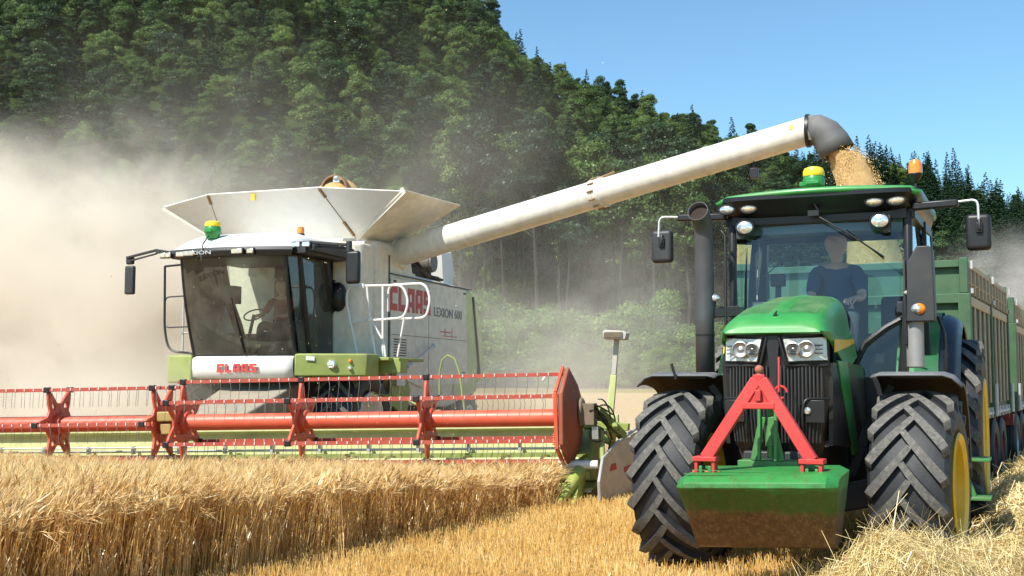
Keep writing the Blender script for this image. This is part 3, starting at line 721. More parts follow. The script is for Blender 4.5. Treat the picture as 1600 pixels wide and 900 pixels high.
# ------------------------------------------------------------------ wheels
def tyre_mesh(mb, Rr, w, rim_r, lug_n, lug_h, lug_w, span, flip=1, mi_r=0, mi_l=1, seg=72):
    hw = w / 2; Rc = Rr - lug_h
    prof = []
    for t in np.linspace(-1, 1, 13):
        prof.append((Rc - 0.055 * w / 0.6 * abs(t) ** 2.6, t * hw * 0.93))
    side = [(Rc - .10, hw * 1.0), (Rc - (Rc - rim_r) * .45, hw * 1.06), (rim_r + (Rc - rim_r) * .22, hw * 1.0), (rim_r + .03, hw * .84), (rim_r, hw * .80)]
    prof = [(r, -h) for r, h in side[::-1]] + prof + side
    prof += [(rim_r - .01, hw * .7), (rim_r - .01, -hw * .7)]
    mb.lathe(prof, 'x', (0, 0, 0), seg, mi_r, closed=True)
    for sgn in (-1, 1):
        for k in range(lug_n):
            th0 = 2 * math.pi * (k + (0.5 if sgn > 0 else 0)) / lug_n; rows = []
            M = 8
            for j in range(M + 1):
                t = j / M; x = sgn * (-0.03 + (hw * 1.0 + .03) * min(1, t * 1.12)); th = th0 - span / Rr * (t ** 0.92)
                xt = min(1, abs(x) / hw); rtop = Rr - 0.05 * w / .6 * xt ** 2.2; rbot = Rc - .065 * w / .6 * xt ** 2.6 - .02
                if t > .9: rtop -= .05 * (t - .9) / .1; rbot -= .07 * (t - .9) / .1
                lw = lug_w * (0.72 + .5 * t)
                # direction of the lug on the unrolled tread, its width lies across that
                dx, ds = sgn * hw * 1.05, -span; L = math.hypot(dx, ds); nx, ns = -ds / L * sgn, dx / L * sgn
                ring = []
                for (o, r) in ((-.62, rbot), (-.5, rtop - .004), (.5, rtop), (.62, rbot)):
                    xx = x + nx * o * lw * (-1 if False else 1); tt = th + ns * o * lw / Rr
                    if abs(xx) > hw * 1.04: xx = math.copysign(hw * 1.04, xx)
                    ring.append((xx, -r * math.cos(tt), r * math.sin(tt)))
                rows.append(ring)
            vs = [p for r_ in rows for p in r_]; fs = []; ms = []
            for j in range(M):
                for q in range(3): fs.append((j * 4 + q, j * 4 + q + 1, j * 4 + 4 + q + 1, j * 4 + 4 + q))
            fs += [(0, 1, 2, 3), (M * 4 + 3, M * 4 + 2, M * 4 + 1, M * 4)]
            o = len(mb.v); mb.v += vs; mb.f += [tuple(i + o for i in f) for f in fs]
            mb.m += [mi_l if (i % 3 == 1 and i < M * 3) else mi_r for i in range(len(fs))]
def ag_wheel(parent, loc, Rr, w, rim_r, side, steer=0.0, lug_n=19, lug_h=.065, lug_w=.075, span=.40, rimmat=None, turn=0.0):
    p = part('wheel', parent, loc, (0, 0, steer))
    mb = MB(); tyre_mesh(mb, Rr, w, rim_r, lug_n, lug_h, lug_w, span); t = mb.build('tyre', [RUBBER, LUG], p, angle=40)
    t.rotation_euler = (turn, 0, 0)
    mb = MB(); s = side; hw = w / 2
    prof = [(rim_r - .01, hw * .80), (rim_r + .035, hw * 1.04), (rim_r + .02, hw * 1.09), (rim_r - .03, hw * 1.0), (rim_r - .045, hw * .6), (rim_r - .07, hw * .38), (rim_r - .10, hw * .30), (rim_r * .62, hw * .12), (rim_r * .45, hw * .10), (rim_r * .42, hw * .16), (.0, hw * .16)]
    mb.lathe([(r, h * s) for r, h in prof], 'x', (0, 0, 0), 48)
    mb.lathe([(rim_r - .02, -hw * .8 * s), (rim_r - .02, hw * .8 * s)], 'x', (0, 0, 0), 48)
    mb.lathe([(rim_r, -hw * .8 * s), (rim_r * .5, -hw * .3 * s), (0, -hw * .3 * s)], 'x', (0, 0, 0), 48)
    mb.build('rim', rimmat or YELLOW, p, angle=40)
    mb = MB(); mb.lathe([(.0, s * hw * .42), (.09, s * hw * .42), (.11, s * hw * .36), (.13, s * hw * .16)], 'x', (0, 0, 0), 24)
    for k in range(10):
        a = k * math.pi / 5; mb.cyl((s * hw * .14, math.cos(a) * rim_r * .36, math.sin(a) * rim_r * .36), (s * hw * .26, math.cos(a) * rim_r * .36, math.sin(a) * rim_r * .36), .016, 6)
    mb.build('hub', DGREY, p, angle=40)
    return p
# ------------------------------------------------------------------ tractor
TYA = R(23.4)
TY = -TYA
T = thing('tractor', 'large green tractor with black cab pillars, yellow rims and a red frame on its nose', 'tractor', (2.41, 10.18, 0), TY)
ag_wheel(T, (-.97, 0, .74), .77, .56, .40, -1, R(-3), lug_n=18, lug_w=.066, lug_h=.054, span=.44, turn=.1)
ag_wheel(T, (.95, 0, .74), .77, .58, .40, 1, R(-4), lug_n=18, lug_w=.066, lug_h=.054, span=.44, turn=.22)
ag_wheel(T, (-1.04, 2.85, 1.0), 1.02, .56, .58, -1, 0, 22, .055, .07, .46)
ag_wheel(T, (1.05, 2.85, 1.0), 1.02, .56, .58, 1, 0, 22, .055, .07, .46)
# chassis, axle
mb = MB(); mb.box(-.26, .26, -1.0, 3.2, .55, 1.05); mb.box(-.22, .22, -.2, .25, .42, .66)
mb.beam((-.85, 0, .74), (-.3, 0, .62), .2, .22); mb.beam((.85, 0, .74), (.3, 0, .62), .2, .22); mb.cyl((-.7, 2.85, 1.0), (.7, 2.85, 1.0), .2, 20)
mb.box(-.42, .42, .9, 2.0, .55, 1.1); mb.build('chassis', DGREY, T, .015)
mb = MB(); mb.box(.44, .86, 1.0, 1.95, .55, 1.12); mb.box(-.86, -.44, 1.0, 1.95, .55, 1.12); mb.build('fuel_tank', BLACK, T, .06, bseg=4)
HOODM = paint('hood_mesh_green', (0.010, 0.125, 0.026), 0.62, dust=0.3, dustcol=(0.25, 0.32, 0.16), bump=.5)
# hood: cross-sections along y
def hood_rows():
    secs = []   # y, half width at bottom edge, z of the side edge, z crown, side-shoulder sharpness
    data = [(-1.12, .36, 1.955, 1.985), (-1.10, .385, 1.955, 2.02), (-1.02, .405, 1.95, 2.075), (-.86, .412, 1.94, 2.13), (-.6, .402, 1.93, 2.20), (-.2, .388, 1.94, 2.265), (.2, .368, 1.96, 2.31), (.6, .342, 1.99, 2.33), (.9, .30, 2.02, 2.33)]
    for (y, hw, zb, zc) in data:
        row = []
        for t in np.linspace(-1, 1, 25):
            a = abs(t); x = t * hw
            z = zb + (zc - zb) * (1 - a ** 6.0) ** 0.72 if a < 1 else zb
            # raised centre crease and shallow side panels
            z += .012 * math.exp(-(t / .10) ** 2) * sm((y + 1.1) * 2)
            if .13 < a < .74 and -.92 < y < .05: z -= .018
            row.append((x, y, z))
        secs.append(row)
    return secs
mb = MB(); rows = hood_rows(); mb.grid(rows)
mb.m = []
for i in range(len(rows) - 1):
    for k in range(24):
        t = abs((k + .5) / 24 * 2 - 1); y = (rows[i][0][1] + rows[i + 1][0][1]) / 2
        mb.m.append(1 if .13 < t < .74 and -.92 < y < .05 else 0)
mb.build('hood', [GREEN, HOODM], T, angle=50)
# green lip over the lights, side panels
mb = MB()
lip = [(x, y - (.0), z) for (x, y, z) in rows[0]]
mb.grid([[(x, y, z) for x, y, z in rows[0]], [(x * 1.0, y - .012, 1.945) for x, y, z in rows[0]], [(x * .98, y + .03, 1.935) for x, y, z in rows[0]]])
for s in (-1, 1):
    mb.sheet([(s * .36, -1.12, 1.96), (s * .405, -1.02, 1.95), (s * .402, -.6, 1.93), (s * .37, .2, 1.96), (s * .305, .9, 2.02), (s * .35, .9, 1.80), (s * .40, .2, 1.72), (s * .42, -.5, 1.74), (s * .415, -.98, 1.88)], .02)
    mb.sheet([(s * .425, -.78, 1.74), (s * .435, -.35, 1.74), (s * .45, .1, 1.0), (s * .43, -.05, .98)], .025)
mb.build('hood_side', GREEN, T, .004)
mb = MB()
for s in (-1, 1): mb.sheet([(s * .424, -.86, 1.90), (s * .405, -.1, 1.92), (s * .375, .55, 1.95), (s * .38, .55, 1.915), (s * .41, -.1, 1.86), (s * .428, -.88, 1.80)], .008)
mb.build('hood_stripe', YELLOW, T)
mb = MB()
for s in (-1, 1): mb.sheet([(s * .41, -.95, 1.72), (s * .42, -.5, 1.73), (s * .40, .85, 1.72), (s * .42, .85, 1.1), (s * .42, -.1, 1.05), (s * .39, -.92, 1.1)], .03)
mb.build('side_grille', BLACK, T)
mb = MB(); mb.prism([(-.012, 2.075), (.0, 2.10), (.02, 2.12), (.012, 2.085)], 'y', -1.02, -.985); mb.build('hood_emblem', BLACK, T)
# black nose with grille ribs
mb = MB()
def nose_row(z, hw, y): return [(t * hw, y + .10 * abs(t) ** 3, z) for t in np.linspace(-1, 1, 17)]
mb.grid([nose_row(1.94, .40, -1.06), nose_row(1.70, .40, -1.05), nose_row(1.4, .385, -1.03), nose_row(1.12, .35, -.98), nose_row(1.0, .30, -.9), ])
mb.build('nose_panel', BLACK, T, angle=180)
mb = MB()
for i in range(-13, 14):
    if abs(i) < 2: continue
    x = i * .0265; hw = .40; yb = -1.065 + .10 * (abs(x) / .4) ** 3
    mb.tube([(x, yb, 1.70), (x, yb - .008, 1.42), (x * .93, yb + .03, 1.12)], .0075, 5)
mb.build('grille_rib', DGREY, T)
mb = MB()
mb.prism([(-.055, 1.93), (.055, 1.93), (.03, 1.66), (.03, 1.1), (-.03, 1.1), (-.03, 1.66)], 'y', -1.09, -1.06)
for s in (-1, 1):
    mb.tube(fillet([(s * .39, -.99, 1.70), (s * .10, -1.085, 1.70), (s * .06, -1.09, 1.86), (s * .045, -1.09, 1.92)], .03), .014, 8)
    mb.tube(fillet([(s * .40, -.98, 1.45), (s * .23, -1.07, 1.45), (s * .21, -1.08, 1.36), (s * .21, -1.07, 1.15)], .04), .011, 8)
    mb.box(s * .30 - .07, s * .30 + .07, -1.055, -1.04, 1.27, 1.44)
mb.build('grille_surround', BLACK, T, .008)
mb = MB(); mb.lathe([(0, -.012), (.022, -.01), (.028, 0)], 'y', (.245, -1.06, 1.36), 16); mb.build('marker_lamp', LENS, T)
for s in (-1, 1):
    mb = MB()
    o = [(s * .075, 1.905), (s * .385, 1.92), (s * .39, 1.735), (s * .115, 1.725)]
    q = [(x, -1.095 + .13 * (abs(x) / .39) ** 3, z) for x, z in o]
    mb.sheet(q, .03, 0)
    hl = mb.build('headlight', HEADL, T, .006)
    mb = MB()
    for cx, r in ((.25, .058), (.155, .046)):
        yc = -1.115 + .13 * (cx / .39) ** 3
        mb.lathe([(r + .008, .01), (r + .008, -.008), (r, -.012), (r * .9, .002), (r * .5, .012), (.012, .0), (0, -.005)], 'y', (s * cx, yc, 1.822), 24)
    mb.build('headlight_reflector', STEEL, hl)
    mb = MB()
    for cx in (.335, .15):
        for dz in (-.03, 0, .03): mb.box(s * cx - .03, s * cx + .03, -1.10 + .13 * (cx / .39) ** 3 - .025, -1.10 + .13 * (cx / .39) ** 3 - .014, 1.822 + dz - .004, 1.822 + dz + .004)
    mb.build('headlight_bar', DGREY, hl)
    mb = MB(); mb.tube([(x, y - .012, z) for x, y, z in q], .009, 6, closed=True); mb.build('headlight_frame', BLACK, hl)
# front linkage with its red frame
mb = MB()
for s in (-1, 1):
    mb.prism([(-.13, .98), (.13, .98), (.06, 1.12), (-.04, 1.12)], 'x', s * .13 - .012, s * .13 + .012)
    mb.beam((s * .10, -1.35, 1.0), (s * .03, -1.35, 1.32), .03, .05); pass
mb.cyl((.02, -1.33, 1.02), (.02, -1.3, 1.44), .028, 14); mb.cyl((.02, -1.32, 1.1), (.02, -1.3, 1.26), .04, 14)
mb.box(-.22, .22, -1.36, -1.15, .93, 1.0)
for x in (-.05, .07): mb.beam((x, -1.4, 1.0), (x, -1.36, 1.40), .022, .05)
lk = mb.build('front_linkage', GREEN_D, T, .006)
for s in (-1, 1):
    mb = MB(); mb.beam((s * .34, -1.1, .8), (s * .36, -1.72, .90), .05, .12); mb.build('lower_link', GREEN_D, T, .006)
mb = MB(); mb.box(-.035, .03, -1.42, -1.38, 1.40, 1.46); mb.cyl((-.01, -1.50, 1.6), (-.01, -1.5, 1.63), .01, 6); mb.build('coupling_plate', GALV, T, .004)
mb = MB(); mb.cyl((.09, -1.35, 1.5), (.085, -1.30, 1.76), .008, 8); mb.tube(arc((.10, 1.5), .045, 0, 300, 10, 'xz', -1.33), .01, 6); mb.build('lock_rod', RED, T)
mb = MB(); ax, az, fy = .015, 1.62, -1.72
for s in (-1, 1):
    fx = .375 * s + .01
    mb.beam((fx, fy, 1.03), (ax + s * .02, fy + .06, az - .03), .088, .07, up=(0, 1, 0), w2=.08)
    mb.box(fx - .085, fx + .085, fy - .06, fy + .09, 1.01, 1.045)
    for q in (-.062, .062): mb.prism([(fy - .05, .87), (fy + .05, .87), (fy + .05, 1.01), (fy - .05, 1.01)], 'x', fx + q - .012, fx + q + .012)
    mb.cyl((fx - .10, fy, .93), (fx + .10, fy, .93), .016, 10)
mb.prism([(-.075, az - .20), (.105, az - .20), (.055, az + .01), (-.025, az + .01)], 'y', fy + .028, fy + .05)
mb.box(-.10, .13, fy + .0, fy + .08, az - .235, az - .19); mb.box(-.005, .035, fy - .01, fy + .09, az - .18, az - .10)
mb.build('hitch_frame', RED, T, .005)
mb = MB(); mb.ellip((ax, fy + .05, az + .045), (.032, .03, .032), 12, 8); mb.cyl((ax, fy + .05, az), (ax, fy + .05, az + .04), .018, 10); mb.build('hitch_pin', paint('rusty_pin', (.30, .09, .05), .7, dust=.3), T)
for s in (-1, 1):
    fx = .375 * s + .01; mb = MB()
    for q in (-.03, .035): mb.prism([(fy - .055, .86), (fy + .02, .80), (fy + .05, .86), (fy + .055, .98), (fy - .05, .98)], 'x', fx + q - .012, fx + q + .012)
    mb.build('hook_plate', SEED if False else GREEN_D, T, .006)
mb = MB(); mb.tube(arc((.50, .93), .022, 0, 359, 12, 'xz', fy), .004, 5); mb.build('ring_pin', GALV, T)
# front weight box: top deck, curved scuffed face
mb = MB()
hw = .560; cy = -1.92
prof = [(-1.32, .965), (-1.80, .945), (-1.90, .925), (-1.955, .885), (-1.96, .85), (-1.90, .78), (-1.78, .64), (-1.66, .50), (-1.58, .41), (-1.50, .39), (-1.3, .42)]
rows = []
for x in np.linspace(-1, 1, 17):
    row = []
    for (y, z) in prof:
        ex = max(0, abs(x) - .86) / .14
        taper = 1 - .13 * max(0, (.86 - z)) / .45
        yy_ = y + (.07 * ex ** 2 if y < -1.7 else 0); zz = z - (.035 * ex ** 2 if z > .87 else 0)
        row.append((x * hw * taper + .02, yy_, zz + .018 * x))
    rows.append(row)
mb.grid(rows, cu=True)
for r_ in (rows[0], rows[-1]):
    o = len(mb.v); mb.v += r_; mb.f.append(tuple(range(o, o + len(r_)))); mb.m.append(0)
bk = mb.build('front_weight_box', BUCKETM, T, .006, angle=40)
mb = MB(); mb.box(-.48, .50, -1.885, -1.875, .925, .932); mb.box(-.45, .47, -1.80, -1.79, .948, .953); mb.build('deck_seam', GREEN_D, bk)
# front mudguards
for s, cx in ((-1, -.98), (1, .94)):
    mb = MB(); rows = []
    for k in range(15):
        a = R(72 + k * 7.6); row = []
        rr = .91 + .03 * max(0, 1 - k / 3)
        for t in np.linspace(-1, 1, 11):
            droop = .10 * max(0, abs(t) - .6) ** 2 / .16 if t * s > 0 else .02 * max(0, abs(t) - .8) / .2
            x = cx + t * (.36 if t * s > 0 else .33)
            row.append((x, -math.cos(a) * (rr - droop * .6), .74 + math.sin(a) * (rr - droop)))
        rows.append(row)
    mb.grid(rows); ob = mb.build('front_mudguard', [FENDER, UNDER], T, angle=60)
    so_ = ob.modifiers.new('thick', 'SOLIDIFY'); so_.thickness = .014; so_.offset = -1; so_.material_offset = 1
    mb = MB(); mb.beam((cx - .2 * s, .1, 1.55), (cx - .42 * s, .15, 1.2), .05, .06); mb.beam((cx - .42 * s, .15, 1.2), (cx - .55 * s, .1, .8), .06, .08); mb.box(cx - .2, cx + .2, -.05, .1, 1.60, 1.625); mb.build('mudguard_bracket', DGREY, ob, .006)
mb = MB(); mb.cyl((-.98, -.30, 1.60), (-1.01, -.33, 1.73), .012, 8); mb.build('mudguard_pin', DGREY, T)
# rear mudguards
for s in (-1, 1):
    mb = MB(); rows = []
    for k in range(19):
        a = R(-2 + k * 9.2); row = []
        for j, t in enumerate(np.linspace(0, 1, 9)):
            x = s * (.62 + t * .55); rr = 1.20 - (.10 * max(0, t - .82) / .18) ** 1 * 1.0
            row.append((x, 2.85 - math.cos(a) * rr * (1.0 + .05 * (1 - t)), 1.0 + math.sin(a) * rr * 1.05))
        rows.append(row)
    mb.grid(rows)
    ob = mb.build('rear_mudguard', [paint('mudguard_dark', (.012, .016, .03), .35, dust=.06), UNDER] if s > 0 else [GREEN_D, UNDER], T, angle=60)
    q = ob.modifiers.new('thick', 'SOLIDIFY'); q.thickness = .02; q.material_offset = 1
    mb = MB(); poly = [(2.85 - math.cos(R(a)) * 1.19, 1.0 + math.sin(R(a)) * 1.24) for a in range(0, 181, 12)] + [(3.9, .95), (1.75, .95)]
    mb.prism(poly, 'x', s * .60 - .012, s * .60 + .012); rows = []
    for k in range(13):
        a = R(20 + k * 10); rows.append([(s * x, 2.83 - math.cos(a) * 1.235, 1.0 + math.sin(a) * 1.285) for x in np.linspace(.60, .98, 5)])
    mb.grid(rows); mb.build('mudguard_inner', GREEN_D, ob, .01)
# cab frame
CG = MB()
for s in (-1, 1):
    CG.tube([(s * .80, 1.12, 3.12), (s * .80, 1.08, 2.6), (s * .78, 1.02, 2.1), (s * .74, .98, 1.62), (s * .70, 1.0, 1.2)], .04, 8, radii=[.045, .04, .042, .05, .05])
    CG.beam((s * .86, 2.55, 1.5), (s * .84, 2.75, 3.12), .09, .10); CG.beam((s * .89, 1.9, 1.2), (s * .87, 1.95, 3.12), .045, .06)
    CG.beam((s * .76, 1.05, 1.25), (s * .86, 2.6, 1.45), .06, .09); CG.beam((s * .82, 1.1, 3.1), (s * .84, 2.7, 3.1), .09, .09)
CG.beam((-.8, 1.1, 3.10), (.8, 1.1, 3.10), .08, .10); CG.beam((-.82, 2.72, 3.1), (.82, 2.72, 3.1), .08, .1); CG.beam((-.84, 2.7, 2.05), (.84, 2.7, 2.05), .04, .05)
CG.build('cab_frame', BLACK, T, .008)
# windscreen with a curved black lower surround
mb = MB()
def scr(u, v):  # u -1..1, v 0..1
    return (u * (.76 - .06 * (1 - v)), 1.0 + .10 * v + .06 * u * u, 1.60 + 1.50 * v)
mb.grid([[scr(u, v) for u in np.linspace(-1, 1, 15)] for v in np.linspace(0, 1, 11)])
mb.build('windscreen', GLASS, T, angle=180)
mb = MB(); mb.tube([(-.74, 1.0, 2.05), (-.55, .98, 1.95), (-.40, .96, 1.75)], .03, 8); mb.tube([(.76, 1.0, 2.15), (.60, .97, 2.06), (.42, .95, 1.92), (.30, .95, 1.68)], .025, 8)
mb.build('windscreen_seal', BLACK, T)
for s in (-1, 1):
    mb = MB(); mb.grid([[(s * (.80 + .07 * (y - 1.1) / 1.5 + .03 * math.sin((z - 1.3) / 1.8 * 3.1)), y, z) for y in np.linspace(1.14, 2.6, 7)] for z in np.linspace(1.35, 3.08, 7)]); mb.build('side_window', GLASS, T, angle=180)
mb = MB(); mb.grid([[(x, 2.72, z) for x in (-.8, 0, .8)] for z in (2.08, 2.6, 3.06)]); mb.build('rear_window', GLASS, T, angle=180)
mb = MB(); mb.box(-.80, .80, 2.66, 2.70, 1.2, 2.05); mb.box(-.8, .8, 1.05, 2.7, 1.15, 1.22); mb.box(-.72, .72, 1.0, 1.1, 1.2, 1.62); mb.build('cab_floor', BLACK, T, .01)
VISOR = paint('visor_black', (.008, .008, .009), .35, dust=.0, updust=0)
# roof
def roof(z0, z1, hw, y0, y1, name, mat, edge=.10, drop=0):
    mb = MB(); rows = []
    NX, NY = 21, 13
    for j in range(NY):
        v = j / (NY - 1) * 2 - 1; row = []
        for i in range(NX):
            u = i / (NX - 1) * 2 - 1; k = (max(0, abs(u) - .9) / .1) ** 2; k2 = (max(0, abs(v) - .85) / .15) ** 2
            y = (y0 + y1) / 2 + v * (y1 - y0) / 2 + .10 * (u * u) * (1 if v < 0 else -1) * abs(v)
            row.append((u * hw, y, z1 + .035 * (1 - u * u) - (z1 - z0) * min(1, .5 * k + .5 * k2)))
        rows.append(row)
    mb.grid(rows); o = mb.build(name, mat, T, angle=60); s = o.modifiers.new('thick', 'SOLIDIFY'); s.thickness = edge; s.offset = -1; return o
roof(3.27, 3.345, .93, .86, 2.95, 'roof', GREEN, .045)
mb = MB(); rows = []
for (z, k, f) in ((3.31, .93, .88), (3.27, .93, .88), (3.16, .90, 1.0), (3.12, .86, 1.06), (3.10, .80, 1.1)):
    ring = []
    for i in range(48):
        a = 2 * math.pi * i / 48; c, s_ = math.cos(a), math.sin(a); e = .22
        x = k * math.copysign(abs(c) ** e, c); yv = (2.93 - f) / 2; ring.append((x, (2.93 + f) / 2 + yv * math.copysign(abs(s_) ** e, s_), z))
    rows.append(ring)
mb.grid(rows, cu=True); mb.add(rows[-1], [tuple(range(48))]); mb.build('roof_visor', VISOR, T, angle=40)
for x in (-.82, -.61, .53, .72):
    mb = MB(); mb.ellip((0, 0, 0), (.076, .03, .042), 20, 10); wl = mb.build('roof_lamp', LENSG if x > -.7 else LENS, T); wl.location = (x, .935 + .03 * abs(x), 3.205)
    mb = MB(); mb.tube([(.080 * math.cos(a), -.012, .045 * math.sin(a)) for a in np.linspace(0, 6.28, 20, endpoint=False)], .008, 6, closed=True); mb.build('lamp_bezel', BLACK, wl)
for x in (-.66, .57):
    mb = MB(); mb.lathe([(0, -.03), (.05, -.028), (.075, -.015), (.08, .0)], 'y', (0, 0, 0), 24); wl = mb.build('work_lamp', LENS, T); wl.location = (x, 1.0, 3.03); wl.scale = (1, 1, .8)
    mb = MB(); mb.lathe([(.08, -.02), (.09, -.01), (.088, .03), (.05, .09), (0, .10)], 'y', (0, 0, 0), 24); mb.build('lamp_housing', DGREY, wl)
    mb = MB(); mb.box(-.09, -.02, .02, .08, -.13, .07) if x < 0 else mb.box(.02, .09, .02, .08, -.13, .07); mb.build('lamp_bracket', DGREY, wl, .006)
# wiper
mb = MB(); mb.tube([(-.02, .97, 3.14), (.05, .95, 3.08), (.30, .96, 2.92), (.60, 1.0, 2.70)], .009, 6); mb.box(-.06, .04, .93, .99, 3.10, 3.15); mb.tube([(.28, .965, 2.96), (.60, 1.01, 2.68)], .006, 5)
mb.tube([(-.55, 1.18, 2.55), (-.1, 1.17, 2.93)], .006, 5); mb.build('wiper', BLACK, T)
# receiver dome on the roof
mb = MB(); mb.lathe([(.0, .02), (.07, .02), (.098, .05), (.102, .10), (.095, .135), (.092, .14)], 'z', (0, 0, 0), 28); mb.box(-.06, .06, -.105, -.085, .055, .09); mb.box(-.13, -.09, -.03, .04, .05, .09)
rd = mb.build('receiver_dome', TOPG, T, .004); rd.location = (-.03, 1.12, 3.36); rd.scale = (1, 1, .95)
mb = MB(); mb.lathe([(.096, .14), (.10, .15), (.098, .19), (.085, .22), (.05, .235), (0, .24)], 'z', (0, 0, 0), 28); mb.build('dome_cap', TOPY, rd)
mb = MB(); mb.tube([(0, -.10, .03), (.01, -.17, -.06), (.03, -.17, -.16), (.06, -.16, -.22)], .01, 6); mb.build('dome_cable', BLACK, rd)
# beacon
mb = MB(); mb.tube([(0, -.02, -.22), (0, -.01, -.05), (0, 0, .0)], .012, 8); mb.lathe([(.02, -.01), (.03, .0), (.055, .05), (.062, .065), (.06, .075)], 'z', (0, 0, 0), 20); bc = mb.build('beacon', BLACK, T); bc.location = (.88, 1.08, 3.38)
mb = MB(); mb.lathe([(.06, .07), (.062, .11), (.058, .16), (.045, .19), (.02, .205), (0, .207)], 'z', (0, 0, 0), 20); mb.build('beacon_lens', LENSO, bc)
# exhaust stack (cut mouth faces forward) and right-hand air stack
mb = MB(); mb.tube([(-1.0, .78, 1.60), (-1.0, .78, 2.2), (-1.0, .78, 2.95), (-1.0, .765, 3.02), (-1.005, .73, 3.09), (-1.01, .68, 3.135), (-1.015, .62, 3.16)], .088, 28, radii=[.088, .088, .088, .089, .091, .094, .098], cap=False)
o = mb.build('exhaust_stack', paint('exhaust_steel', (.075, .08, .088), .42, metal=.4, dust=.12, updust=.1), T, angle=60); q = o.modifiers.new('thick', 'SOLIDIFY'); q.thickness = .006; q.offset = -1
mb = MB(); mb.tube([(-1.012, .665, 3.142), (-1.010, .70, 3.125)], .087, 24); mb.build('stack_shade_disc', paint('mouth_shade_brown', (.02, .010, .006), .9, dust=.05, updust=0), o)  # dark disc closing the pipe, paints in the shade inside the mouth
mb = MB(); mb.tube([(-1.0, .78, 2.0), (-1.0, .78, 2.02)], .091, 24); mb.tube([(-.86, .9, 3.0), (-.82, .88, 2.95), (-.82, .86, 1.9), (-.84, .84, 1.7)], .014, 8); mb.build('stack_clamp', BLACK, o)
mb = MB(); mb.cyl((.86, .86, 1.70), (.86, .86, 2.12), .075, 24); mb.build('intake_pipe', paint('grey_pipe', (.30, .31, .31), .5, metal=.3, dust=.4, dscale=6), T, .01)
mb = MB(); mb.prism([(.80, 2.10), (1.04, 2.10), (1.03, 2.73), (1.0, 2.76), (.90, 2.76), (.82, 2.62)], 'y', .74, .98); mb.box(.78, .80, .78, .9, 1.9, 2.66); mb.build('air_box', DGREY, T, .02, bseg=3)
mb = MB(); mb.beam((.76, .9, 1.2), (.78, .86, 2.3), .04, .05); mb.tube(fillet([(1.05, .95, 2.15), (1.10, .95, 2.0), (1.10, .95, 1.66), (.95, 1.0, 1.62)], .05), .015, 8); mb.build('handrail', BLACK, T)
# mirrors
for s in (-1, 1):
    mb = MB(); x0 = .90 if s > 0 else -.90; x1 = x0 + s * (.34 if s > 0 else .42)
    mb.beam((x0 - s * .05, 1.06, 3.15), (x1, 1.04, 3.16), .08, .07); arm = mb.build('mirror_arm', BLACK, T, .015)
    mb = MB(); mx = (1.40 if s > 0 else -1.50); mb.tube(fillet([(x1, 1.04, 3.17), (mx, 1.02, 3.18), (mx + s * .005, 1.0, 2.98)], .06, 6), .011, 8); mb.build('mirror_tube', GALV, arm)
    mb = MB(); cx = 1.40 if s > 0 else -1.48; mb.box(cx - .105, cx + .105, 1.0, 1.10, 2.73, 3.05); m1 = mb.build('mirror', BLACK if s > 0 else DGREY, T, .038, bseg=5)
    mb = MB(); mb.box(cx - .09, cx + .09, 1.10, 1.106, 2.76, 3.02); mb.build('mirror_glass', MIRR, m1)
    mb = MB(); mb.box(cx - .02, cx + .035, .975, 1.02, 2.88, 2.97); mb.cyl((cx + .01, .97, 2.9), (cx + .01, .99, 3.0), .016, 8); mb.build('mirror_joint', BLACK, m1, .006)
# indicator lamps
for s in (-1, 1):
    lx = -.985 if s < 0 else .90
    mb = MB(); mb.beam((s * .72, .96, 2.24), (lx - s * .06, .80, 2.22), .05, .10); br = mb.build('lamp_arm', DGREY, T, .01)
    mb = MB(); mb.ellip((lx, .76, 2.21), (.065, .05, .05), 18, 10); k = mb.build('indicator_lamp', LENS, T)
    mb = MB(); mb.ellip((lx + s * .006, .757, 2.21), (.063, .054, .052), 18, 10); vs = mb.v
    mb.f = [f for f in mb.f if all((vs[i][0] - lx) * s > -.004 for i in f)]; mb.m = [0] * len(mb.f); mb.build('amber_glass', LENSO, k)
    mb = MB(); mb.ellip((lx + (.07 if s < 0 else -.06), .78, 2.355), (.062, .03, .036 if s < 0 else .026), 18, 8); k2 = mb.build('side_work_lamp', LENS if s < 0 else LENSG, T)
    mb = MB(); mb.cyl((lx + (.07 if s < 0 else -.06), .8, 2.26), (lx + (.07 if s < 0 else -.06), .8, 2.33), .02, 8); mb.build('lamp_foot', BLACK, k2)
# interior
mb = MB(); mb.box(-.28, .28, 1.85, 2.35, 1.55, 1.70); mb.prism([(2.28, 1.65), (2.44, 1.65), (2.56, 2.66), (2.44, 2.70)], 'x', -.27, .27); mb.prism([(2.28, 1.45), (2.40, 1.45), (2.5, 2.42), (2.42, 2.45)], 'x', .40, .70); mb.box(-.15, .15, 1.95, 2.3, 1.22, 1.55); mb.build('seat', SEATM, T, .05, bseg=3)
mb = MB(); mb.box(-.12, .12, 1.18, 1.34, 1.3, 2.0); mb.prism([(1.15, 1.95), (1.42, 2.05), (1.40, 2.2), (1.2, 2.2)], 'x', -.16, .16); mb.build('steering_console', BLACK, T, .02)
mb = MB(); mb.tube([(.19 * math.cos(a), 1.50 + .16 * math.sin(a), 2.22 + .09 * math.sin(a)) for a in np.linspace(0, 6.28, 28, endpoint=False)], .014, 8, closed=True); mb.tube([(-.18, 1.50, 2.22), (.18, 1.50, 2.22)], .012, 6); mb.cyl((0, 1.32, 2.08), (0, 1.5, 2.22), .022, 10); mb.build('steering_wheel', BLACK, T)
